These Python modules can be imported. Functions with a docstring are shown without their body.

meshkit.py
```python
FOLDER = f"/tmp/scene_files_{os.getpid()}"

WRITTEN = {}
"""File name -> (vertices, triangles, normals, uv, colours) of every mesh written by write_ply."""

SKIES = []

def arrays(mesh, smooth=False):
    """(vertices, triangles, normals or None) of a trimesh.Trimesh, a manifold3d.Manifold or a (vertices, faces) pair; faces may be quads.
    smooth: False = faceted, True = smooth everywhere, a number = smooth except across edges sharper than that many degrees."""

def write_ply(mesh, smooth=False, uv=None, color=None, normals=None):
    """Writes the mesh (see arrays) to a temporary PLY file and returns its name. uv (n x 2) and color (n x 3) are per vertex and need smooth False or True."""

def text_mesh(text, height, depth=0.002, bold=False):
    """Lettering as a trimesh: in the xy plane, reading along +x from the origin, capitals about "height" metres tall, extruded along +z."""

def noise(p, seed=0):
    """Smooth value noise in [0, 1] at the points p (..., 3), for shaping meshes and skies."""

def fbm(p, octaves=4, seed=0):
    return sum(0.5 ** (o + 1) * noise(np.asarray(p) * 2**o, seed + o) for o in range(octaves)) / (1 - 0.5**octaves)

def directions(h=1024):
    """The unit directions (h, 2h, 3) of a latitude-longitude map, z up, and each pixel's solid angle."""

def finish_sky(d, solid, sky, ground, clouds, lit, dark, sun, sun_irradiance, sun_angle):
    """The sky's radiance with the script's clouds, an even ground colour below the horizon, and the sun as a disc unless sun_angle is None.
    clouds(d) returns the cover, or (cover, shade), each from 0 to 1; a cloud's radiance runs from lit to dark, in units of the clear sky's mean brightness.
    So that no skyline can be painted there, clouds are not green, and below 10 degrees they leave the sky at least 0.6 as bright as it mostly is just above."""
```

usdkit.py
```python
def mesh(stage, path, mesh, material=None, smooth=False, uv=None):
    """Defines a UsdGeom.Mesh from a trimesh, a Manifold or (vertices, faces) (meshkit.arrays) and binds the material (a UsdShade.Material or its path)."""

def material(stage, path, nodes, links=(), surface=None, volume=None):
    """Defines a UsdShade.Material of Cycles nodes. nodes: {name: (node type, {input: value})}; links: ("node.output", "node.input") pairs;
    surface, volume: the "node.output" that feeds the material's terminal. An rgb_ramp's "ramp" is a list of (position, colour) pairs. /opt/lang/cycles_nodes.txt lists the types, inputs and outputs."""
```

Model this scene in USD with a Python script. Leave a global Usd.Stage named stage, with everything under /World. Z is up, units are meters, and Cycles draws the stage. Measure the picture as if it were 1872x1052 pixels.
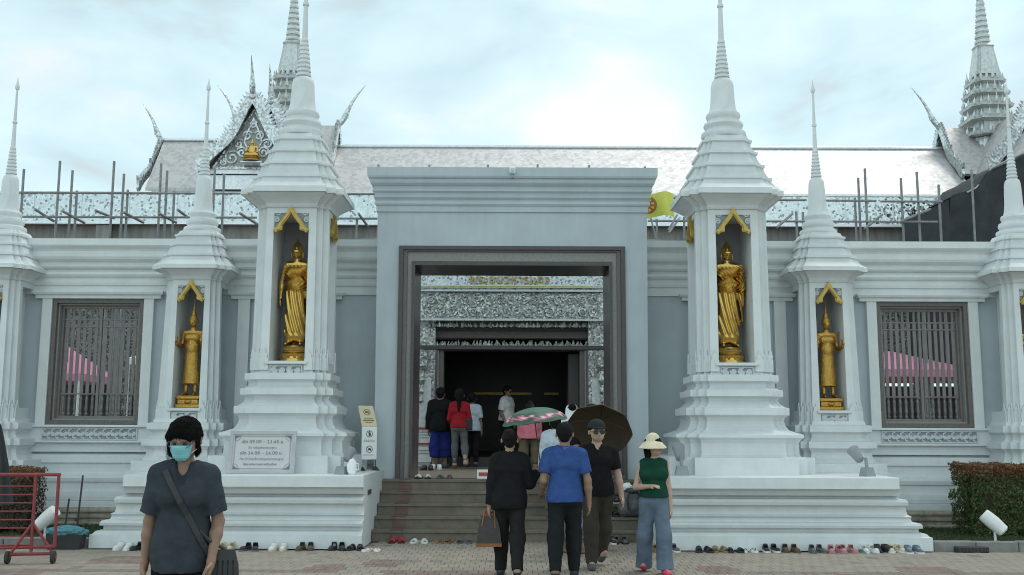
import math, random
import numpy as np, trimesh, manifold3d, usdkit, meshkit
from shapely import affinity
from shapely.geometry import LineString, Polygon, Point, box as sbox
from shapely.ops import unary_union
from pxr import Usd, UsdGeom, UsdLux, UsdShade, Gf, Sdf

random.seed(7); rng = np.random.default_rng(7)
stage = Usd.Stage.CreateInMemory()
UsdGeom.SetStageUpAxis(stage, UsdGeom.Tokens.z); UsdGeom.SetStageMetersPerUnit(stage, 1.0)
UsdGeom.Xform.Define(stage, '/World'); UsdGeom.Scope.Define(stage, '/World/Looks')
PI = math.pi

# ------------------------------------------------------------------ camera, sky, sun, exposure
PITCH, ROLL, EYE = math.radians(7.91), math.radians(0.22), (0.0, 0.0, 1.6)
cam = UsdGeom.Camera.Define(stage, '/World/camera')
cam.CreateHorizontalApertureAttr(36.0); cam.CreateVerticalApertureAttr(36.0 * 575 / 1024)
cam.CreateFocalLengthAttr(36.0 * 1900 / 1872); cam.CreateClippingRangeAttr(Gf.Vec2f(0.1, 1000))
_r, _u, _f = np.array([1., 0, 0]), np.array([0, -math.sin(PITCH), math.cos(PITCH)]), np.array([0, math.cos(PITCH), math.sin(PITCH)])
_r2, _u2 = _r * math.cos(ROLL) + _u * math.sin(ROLL), _u * math.cos(ROLL) - _r * math.sin(ROLL)
cam.AddTransformOp().Set(Gf.Matrix4d(*[float(x) for row in ((*_r2, 0), (*_u2, 0), (*(-_f), 0), (*EYE, 1)) for x in row]))
cam.GetPrim().CreateAttribute('exposure', Sdf.ValueTypeNames.Float).Set(EXPOSURE := 0.0)

SUN = np.array([0.36, 0.34, 1.0]); SUN /= np.linalg.norm(SUN)
sun = UsdLux.DistantLight.Define(stage, '/World/sun')
sun.CreateIntensityAttr(0.32); sun.CreateAngleAttr(14.0); sun.CreateNormalizeAttr(True); sun.CreateColorAttr(Gf.Vec3f(1.0, 0.97, 0.92))
_q = Gf.Rotation(Gf.Vec3d(0, 0, -1), Gf.Vec3d(*[float(-x) for x in SUN])).GetQuat()
sun.AddOrientOp().Set(Gf.Quatf(_q))
sky = UsdLux.DomeLight.Define(stage, '/World/sky')
usdkit.material(stage, '/World/Looks/sky_look', {
    's': ('sky_texture', {'sky_type': 'single_scattering', 'sun_disc': False, 'sun_elevation': float(math.asin(SUN[2])), 'sun_rotation': float(math.atan2(SUN[0], SUN[1])), 'air_density': 1.0, 'aerosol_density': 1.5}),
    'tc': ('texture_coordinate', {}),
    'mp': ('mapping', {'scale': (1.0, 1.0, 2.2), 'location': (0.35, 0.2, 0.3)}),
    'n': ('noise_texture', {'scale': 2.6, 'detail': 7, 'roughness': 0.55, 'distortion': 0.5}),
    'n2': ('noise_texture', {'scale': 5.0, 'detail': 5, 'roughness': 0.5, 'distortion': 0.4}),
    'cov': ('rgb_ramp', {'ramp': [(0.30, (0.72, 0.72, 0.72)), (0.48, (0.86, 0.86, 0.86)), (0.60, (0.97, 0.97, 0.97))]}),
    'col': ('rgb_ramp', {'ramp': [(0.30, (6.9, 8.0, 8.1)), (0.40, (7.5, 9.9, 10.5)), (0.52, (8.6, 10.9, 11.3)), (0.62, (10.6, 11.4, 11.3))]}),
    'mx': ('mix_color', {'use_clamp': False}),
    'b': ('background_shader', {'strength': 0.10})},
    [('tc.generated', 'mp.vector'), ('mp.vector', 'n.vector'), ('mp.vector', 'n2.vector'), ('n.fac', 'cov.fac'), ('n2.fac', 'col.fac'),
     ('cov.color', 'mx.fac'), ('s.color', 'mx.a'), ('col.color', 'mx.b'), ('mx.result', 'b.color')], surface='b.background')
UsdShade.MaterialBindingAPI.Apply(sky.GetPrim()).Bind(UsdShade.Material.Get(stage, '/World/Looks/sky_look'))

# ------------------------------------------------------------------ scene helpers
def free(path):
    if not stage.GetPrimAtPath(path): return path
    k = 1
    while stage.GetPrimAtPath(f'{path}_{k:03d}'): k += 1
    return f'{path}_{k:03d}'
def tag(o, label=None, cat=None, group=None, kind=None):
    p = o.GetPrim() if hasattr(o, 'GetPrim') else o
    for k, v in (('label', label), ('category', cat), ('group', group), ('kind', kind)):
        if v: p.SetCustomDataByKey(k, v)
    return p
def thing(name, label, cat, loc=(0, 0, 0), rotz=0, group=None, kind=None):
    x = UsdGeom.Xform.Define(stage, free('/World/' + name))
    x.AddTranslateOp().Set(Gf.Vec3d(*map(float, loc))); x.AddRotateZOp().Set(float(rotz))
    return tag(x, label, cat, group, kind)
def obj(name, mesh, mat, parent=None, label=None, smooth=False, kind=None, loc=None, rotz=0):
    base = '/World' if parent is None else str(parent.GetPath())
    m = usdkit.mesh(stage, free(base + '/' + name), mesh, MAT[mat] if isinstance(mat, str) else mat, smooth=smooth)
    if loc is not None:
        m.AddTranslateOp().Set(Gf.Vec3d(*map(float, loc))); m.AddRotateZOp().Set(float(rotz))
    return tag(m, label, kind=kind)
def dup(src, loc, rotz=0, label=None, group=None):
    was = src.GetCustomData(); nm = src.GetName()
    if nm[-3:].isdigit() and nm[-4] == '_': nm = nm[:-4]
    r = thing(nm, label or was['label'], was['category'], loc, rotz, group or was.get('group'))
    r.GetReferences().AddInternalReference(src.GetPath()); r.SetInstanceable(True)
    tag(r, label or was['label'], was['category'], group or was.get('group'))
    return r

# ------------------------------------------------------------------ mesh helpers
cat_ = trimesh.util.concatenate
def T(m, d=(0, 0, 0), rx=0, ry=0, rz=0, s=None):
    m = m.copy()
    if s is not None: m.apply_scale(s)
    for a, ax in ((rx, (1, 0, 0)), (ry, (0, 1, 0)), (rz, (0, 0, 1))):
        if a: m.apply_transform(trimesh.transformations.rotation_matrix(a, ax))
    m.apply_translation(d); return m
_BF = np.array([[0, 3, 2], [0, 2, 1], [4, 5, 6], [4, 6, 7], [0, 1, 5], [0, 5, 4], [1, 2, 6], [1, 6, 5], [2, 3, 7], [2, 7, 6], [3, 0, 4], [3, 4, 7]])
def box(x0, x1, y0, y1, z0, z1):
    v = np.array([[x0, y0, z0], [x1, y0, z0], [x1, y1, z0], [x0, y1, z0], [x0, y0, z1], [x1, y0, z1], [x1, y1, z1], [x0, y1, z1]], float)
    return trimesh.Trimesh(v, _BF.copy(), process=False)
def cbox(x0, x1, y0, y1, z0, z1, c=0.01):
    p = []
    for X, sx in ((x0, 1), (x1, -1)):
        for Y, sy in ((y0, 1), (y1, -1)):
            for Z, sz in ((z0, 1), (z1, -1)):
                p += [(X, Y + sy * c, Z + sz * c), (X + sx * c, Y, Z + sz * c), (X + sx * c, Y + sy * c, Z)]
    return trimesh.convex.convex_hull(np.array(p))
def loft(rings, cap=True):
    R = [np.asarray(r, float) for r in rings]; n = len(R[0]); v = np.vstack(R); f = []
    i = np.arange(n); j = (i + 1) % n
    for k in range(len(R) - 1):
        a, b = k * n, (k + 1) * n
        f.append(np.stack([a + i, a + j, b + j], 1)); f.append(np.stack([a + i, b + j, b + i], 1))
    if cap:
        v = np.vstack([v, R[0].mean(0), R[-1].mean(0)]); c0, c1 = len(v) - 2, len(v) - 1; L = (len(R) - 1) * n
        f.append(np.stack([np.full(n, c0), j, i], 1)); f.append(np.stack([np.full(n, c1), L + i, L + j], 1))
    return trimesh.Trimesh(v, np.vstack(f), process=False)
def rrect(x0, x1, y0, y1, z): return [(x0, y0, z), (x1, y0, z), (x1, y1, z), (x0, y1, z)]
def redent(w, z, cx=0, cy=0, q=0.15):
    s = q * w; Q = [(w, w - 2 * s), (w - s, w - 2 * s), (w - s, w - s), (w - 2 * s, w - s), (w - 2 * s, w)]
    P = []
    for k in range(4):
        c, s_ = (1, 0, -1, 0)[k], (0, 1, 0, -1)[k]
        P += [(x * c - y * s_ + cx, x * s_ + y * c + cy, z) for x, y in Q]
    return P
def circ(r, z, n=24, cx=0, cy=0): return [(cx + r * math.cos(2 * PI * i / n), cy + r * math.sin(2 * PI * i / n), z) for i in range(n)]
def lathe(prof, n=24, cx=0, cy=0): return loft([circ(max(r, 1e-3), z, n, cx, cy) for z, r in prof])
def tube(pts, r, n=6, cap=True):
    p = np.asarray(pts, float); t = np.gradient(p, axis=0); t /= np.linalg.norm(t, axis=1, keepdims=True) + 1e-12
    ref = np.array([0, 0, 1.0]) if abs(t[:, 2]).mean() < 0.8 else np.array([1.0, 0, 0])
    a = np.cross(t, ref); a /= np.linalg.norm(a, axis=1, keepdims=True) + 1e-12; b = np.cross(t, a)
    rr = np.broadcast_to(r, (len(p),)); an = np.arange(n) * 2 * PI / n
    return loft([p[i] + rr[i] * (np.cos(an)[:, None] * a[i] + np.sin(an)[:, None] * b[i]) for i in range(len(p))][::-1], cap)
def rod(a, b, r, n=6): return tube([a, b], r, n)
def ext(poly, d):
    """A shapely polygon in x-z, given thickness d towards -y from y=0."""
    gs = [g for g in getattr(poly, 'geoms', [poly]) if g.area > 1e-7]
    return T(cat_([trimesh.creation.extrude_polygon(g, d, engine='earcut') for g in gs]), rx=PI / 2)
def blade(pts, y=0.0, d=0.02): return T(ext(Polygon(pts), d), (0, y, 0))
def sph(c, r, sub=2):
    m = trimesh.creation.icosphere(sub, 1.0); m.apply_scale(r if np.ndim(r) else (r, r, r)); m.apply_translation(c); return m
def mold(x0, x1, yf, yb, prof, e0=0, e1=0):
    """A wall run along x whose front follows prof [(z, out)]; e0/e1: how much the ends follow it too."""
    return loft([rrect(x0 - e0 * o, x1 + e1 * o, yf - o, yb, z) for z, o in prof])
def mani(m):
    m = trimesh.Trimesh(m.vertices, m.faces, process=False); m.merge_vertices()
    return manifold3d.Manifold(manifold3d.Mesh(np.asarray(m.vertices, np.float32), np.asarray(m.faces, np.uint32)))
def unmani(M):
    m = M.to_mesh(); return trimesh.Trimesh(np.array(m.vert_properties[:, :3]), np.array(m.tri_verts), process=False)

# ------------------------------------------------------------------ materials
MAT = {}
def mat(name, col, rough=0.6, metal=0.0, var=0.12, scale=5.0, bump=0.0, bscale=60.0, streak=0.0, stretch=(1, 1, 1), spec=0.5, sheen=0.0, isl=0.0):
    c = np.array(col, float); lo, hi = c * (1 - var), np.minimum(c * (1 + var), 1)
    N = {'tc': ('texture_coordinate', {}), 'mp': ('mapping', {'scale': stretch}), 'n': ('noise_texture', {'scale': scale, 'detail': 5, 'roughness': 0.6}),
         'r': ('rgb_ramp', {'ramp': [(0.3, lo), (0.7, hi)]}),
         'p': ('principled_bsdf', {'roughness': rough, 'metallic': metal, 'specular_ior_level': spec, 'sheen_weight': sheen})}
    L = [('tc.object', 'mp.vector'), ('mp.vector', 'n.vector'), ('n.fac', 'r.fac')]; out = 'r.color'
    if streak:
        N['m2'] = ('mapping', {'scale': (5, 5, 0.5)}); N['n2'] = ('noise_texture', {'scale': 1.6, 'detail': 6, 'roughness': 0.65})
        N['r2'] = ('rgb_ramp', {'ramp': [(0.35, (1 - streak, 1 - streak * 1.02, 1 - streak * 1.1)), (0.58, (1, 1, 1))]}); N['x'] = ('mix_color', {'blend_type': 'multiply', 'fac': 1.0})
        L += [('tc.object', 'm2.vector'), ('m2.vector', 'n2.vector'), ('n2.fac', 'r2.fac'), (out, 'x.a'), ('r2.color', 'x.b')]; out = 'x.result'
    if isl:
        N['g'] = ('geometry', {}); N['r3'] = ('rgb_ramp', {'ramp': [(0, (1 - isl,) * 3), (1, (1, 1, 1))]}); N['x3'] = ('mix_color', {'blend_type': 'multiply', 'fac': 1.0})
        L += [('g.random_per_island', 'r3.fac'), (out, 'x3.a'), ('r3.color', 'x3.b')]; out = 'x3.result'
    L.append((out, 'p.base_color'))
    if bump:
        N['bn'] = ('noise_texture', {'scale': bscale, 'detail': 4, 'roughness': 0.6}); N['b'] = ('bump', {'strength': bump, 'distance': 0.01})
        L += [('mp.vector', 'bn.vector'), ('bn.fac', 'b.height'), ('b.normal', 'p.normal')]
    MAT[name] = usdkit.material(stage, '/World/Looks/' + name, N, L, surface='p.BSDF')
def mosaic(name, c0, c1, scale, tilt, rough=0.12, metal=1.0, ramp=None):
    """Small mirror tiles: every cell has its own tone and its own slight tilt."""
    MAT[name] = usdkit.material(stage, '/World/Looks/' + name, {
        'tc': ('texture_coordinate', {}), 'v': ('voronoi_texture', {'scale': scale, 'randomness': 0.85}), 'g': ('geometry', {}),
        'big': ('noise_texture', {'scale': 1.3, 'detail': 3}),
        's': ('vector_math', {'math_type': 'subtract', 'vector2': (0.5, 0.5, 0.5)}), 'k': ('vector_math', {'math_type': 'scale', 'scale': tilt}),
        'a': ('vector_math', {'math_type': 'add'}), 'nn': ('vector_math', {'math_type': 'normalize'}), 'sep': ('separate_color', {}),
        'r': ('rgb_ramp', {'ramp': ramp or [(0.1, c0), (0.6, c1)]}), 'p': ('principled_bsdf', {'roughness': rough, 'metallic': metal})},
        [('tc.object', 'v.vector'), ('v.color', 's.vector1'), ('s.vector', 'k.vector1'), ('g.normal', 'a.vector1'), ('k.vector', 'a.vector2'), ('a.vector', 'nn.vector1'),
         ('v.color', 'sep.color'), ('sep.g', 'r.fac'), ('r.color', 'p.base_color'), ('nn.vector', 'p.normal')], surface='p.BSDF')
def vcol(name, rough=0.8, attr='tint', sheen=0.0):
    MAT[name] = usdkit.material(stage, '/World/Looks/' + name, {'a': ('attribute', {'attribute': attr}), 'p': ('principled_bsdf', {'roughness': rough, 'sheen_weight': sheen})}, [('a.color', 'p.base_color')], surface='p.BSDF')
def settint(prim, cols):
    pv = UsdGeom.PrimvarsAPI(prim).CreatePrimvar('tint', Sdf.ValueTypeNames.Color3fArray, 'vertex')
    pv.Set([Gf.Vec3f(*map(float, c)) for c in cols])

mat('white_plaster', (0.615, 0.64, 0.64), 0.6, var=0.055, scale=3.5, bump=0.2, bscale=28, streak=0.04)
mat('wall_plaster', (0.42, 0.475, 0.50), 0.65, var=0.07, scale=1.6, bump=0.2, bscale=22, streak=0.05)
mat('carved_plaster', (0.48, 0.51, 0.515), 0.6, var=0.12, scale=9)
mat('carved_ground', (0.25, 0.275, 0.295), 0.8, var=0.2)
mat('stained_plaster', (0.40, 0.37, 0.29), 0.75, var=0.45, scale=2.2, streak=0.35, stretch=(1, 1, 3))
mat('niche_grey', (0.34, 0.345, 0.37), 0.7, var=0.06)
mat('granite', (0.105, 0.092, 0.086), 0.36, var=0.25, scale=30, stretch=(1, 1, 1))
mat('granite_light', (0.23, 0.22, 0.21), 0.32, var=0.15, scale=25)
mat('granite_dark', (0.058, 0.051, 0.049), 0.35, var=0.25, scale=30)
mat('step_stone', (0.140, 0.118, 0.090), 0.6, var=0.25, scale=6, bump=0.15)
mat('step_red', (0.13, 0.075, 0.062), 0.55, var=0.25, scale=7)
mat('gold', (0.66, 0.43, 0.12), 0.18, metal=1.0, var=0.14, scale=6, bump=0.08, bscale=25)
mat('gold_dark', (0.36, 0.215, 0.06), 0.42, metal=1.0, var=0.35, scale=14)
mat('gold_paint', (0.48, 0.34, 0.09), 0.4, metal=0.6, var=0.15, scale=10)
mat('gold_leaf_relief', (0.54, 0.32, 0.08), 0.34, metal=1.0, var=0.3, scale=40, bump=0.9, bscale=55)
mosaic('silver_mosaic', (0.20, 0.205, 0.195), (0.54, 0.56, 0.545), 28, 0.5, 0.28, 0.7)
mosaic('silver_mosaic_fine', (0.30, 0.34, 0.35), (0.64, 0.69, 0.70), 30, 0.25, 0.35, 0.35, ramp=[(0.1, (0.22, 0.24, 0.24)), (0.3, (0.56, 0.61, 0.62)), (1, (0.66, 0.71, 0.72))])
mosaic('mirror_panel', (0.10, 0.12, 0.12), (0.66, 0.72, 0.73), 19, 0.2, 0.15, ramp=[(0.06, (0.26, 0.29, 0.29)), (0.16, (0.56, 0.62, 0.63)), (1, (0.68, 0.75, 0.76))])
mosaic('dull_mosaic', (0.035, 0.036, 0.035), (0.16, 0.16, 0.155), 26, 0.7, 0.35, 0.7)
mosaic('roof_silver', (0.45, 0.435, 0.435), (0.54, 0.525, 0.52), 9, 0.07, 0.6)
mosaic('silver_trim', (0.36, 0.385, 0.39), (0.66, 0.69, 0.69), 20, 0.5, 0.35)
mat('silver_plain', (0.66, 0.69, 0.70), 0.30, metal=0.75, var=0.15, scale=14, bump=0.3, bscale=50)
mat('spire_silver', (0.50, 0.52, 0.51), 0.42, metal=0.45, var=0.22, scale=9, bump=0.3, bscale=40)
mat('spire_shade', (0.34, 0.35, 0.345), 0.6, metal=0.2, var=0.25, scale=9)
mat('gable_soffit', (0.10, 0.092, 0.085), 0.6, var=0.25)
mat('grey_concrete', (0.27, 0.265, 0.25), 0.8, var=0.25, scale=1.5, bump=0.2, streak=0.3)
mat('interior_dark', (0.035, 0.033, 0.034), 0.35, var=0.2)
mat('window_metal', (0.17, 0.158, 0.15), 0.4, metal=0.45, var=0.12, scale=12)
mat('scaffold_steel', (0.21, 0.215, 0.215), 0.5, metal=0.3, var=0.25, scale=6)
mat('black_net', (0.030, 0.033, 0.037), 0.9, var=0.3, scale=4, bump=0.4, bscale=25)
mat('net_edge', (0.36, 0.37, 0.37), 0.8)
mat('flag_yellow', (0.55, 0.56, 0.10), 0.8, var=0.08)
mat('flag_wheel', (0.36, 0.11, 0.03), 0.8, var=0.1)
mat('pink_cloth', (0.62, 0.22, 0.36), 0.8, var=0.1)
mat('white_cloth', (0.78, 0.79, 0.80), 0.8, var=0.05)
mat('red_paint', (0.21, 0.032, 0.035), 0.45, var=0.2, scale=9)
mat('black_rubber', (0.022, 0.022, 0.023), 0.7, var=0.2)
mat('black_metal', (0.03, 0.03, 0.032), 0.45)
mat('kerb_stone', (0.20, 0.195, 0.18), 0.8, var=0.25, scale=5, bump=0.3)
mat('soil', (0.055, 0.042, 0.03), 0.9, var=0.4, scale=12, bump=0.4)
mat('grass_blade', (0.075, 0.125, 0.038), 0.7, var=0.35, scale=3, isl=0.5)
mat('lamp_white', (0.70, 0.71, 0.70), 0.45, var=0.05)
mat('lamp_grey', (0.24, 0.26, 0.275), 0.5, var=0.1)
mat('lamp_glass', (0.45, 0.48, 0.5), 0.1, var=0.1)
mat('bag_blue', (0.06, 0.20, 0.24), 0.35, var=0.3, scale=8)
mat('sign_panel', (0.54, 0.525, 0.53), 0.4, var=0.03)
mat('sign_frame', (0.40, 0.40, 0.405), 0.35, metal=0.4, var=0.1)
mat('sign_ink', (0.16, 0.15, 0.15), 0.6)
mat('sign_ink_soft', (0.30, 0.29, 0.28), 0.6)
mat('cream_board', (0.66, 0.58, 0.40), 0.5, var=0.05)
mat('white_board', (0.72, 0.73, 0.71), 0.5, var=0.03)
mat('brown_ink', (0.25, 0.13, 0.05), 0.6)
mat('red_sign', (0.40, 0.05, 0.05), 0.5)
mat('ground_concrete', (0.215, 0.19, 0.155), 0.8, var=0.2, scale=1.2, bump=0.2, bscale=20)
mat('paver_beige', (0.255, 0.222, 0.180), 0.8, var=0.16, scale=4, bump=0.3, bscale=40)
mat('paver_tan', (0.248, 0.212, 0.170), 0.8, var=0.18, scale=4, bump=0.3, bscale=40)
mat('paver_red', (0.19, 0.132, 0.112), 0.8, var=0.22, scale=4, bump=0.3, bscale=40)
mat('paver_grey', (0.18, 0.158, 0.132), 0.8, var=0.2, scale=4, bump=0.3, bscale=40)
def leaf_mat(name, stops):
    MAT[name] = usdkit.material(stage, '/World/Looks/' + name, {'g': ('geometry', {}), 'r': ('rgb_ramp', {'ramp': stops}), 'd': ('principled_bsdf', {'roughness': 0.5}), 't': ('translucent_bsdf', {}), 'm': ('mix_closure', {'fac': 0.25})},
        [('g.random_per_island', 'r.fac'), ('r.color', 'd.base_color'), ('r.color', 't.color'), ('d.BSDF', 'm.closure1'), ('t.BSDF', 'm.closure2')], surface='m.closure')
leaf_mat('hedge_green', [(0, (0.075, 0.11, 0.03)), (0.55, (0.155, 0.19, 0.05)), (0.88, (0.22, 0.22, 0.065)), (1, (0.24, 0.14, 0.055))])
leaf_mat('hedge_red', [(0, (0.20, 0.10, 0.045)), (0.5, (0.36, 0.13, 0.065)), (1, (0.38, 0.20, 0.08))])
leaf_mat('hedge_brown', [(0, (0.09, 0.06, 0.035)), (0.5, (0.17, 0.08, 0.045)), (1, (0.22, 0.12, 0.055))])
mat('twig', (0.07, 0.05, 0.035), 0.9)
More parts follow.
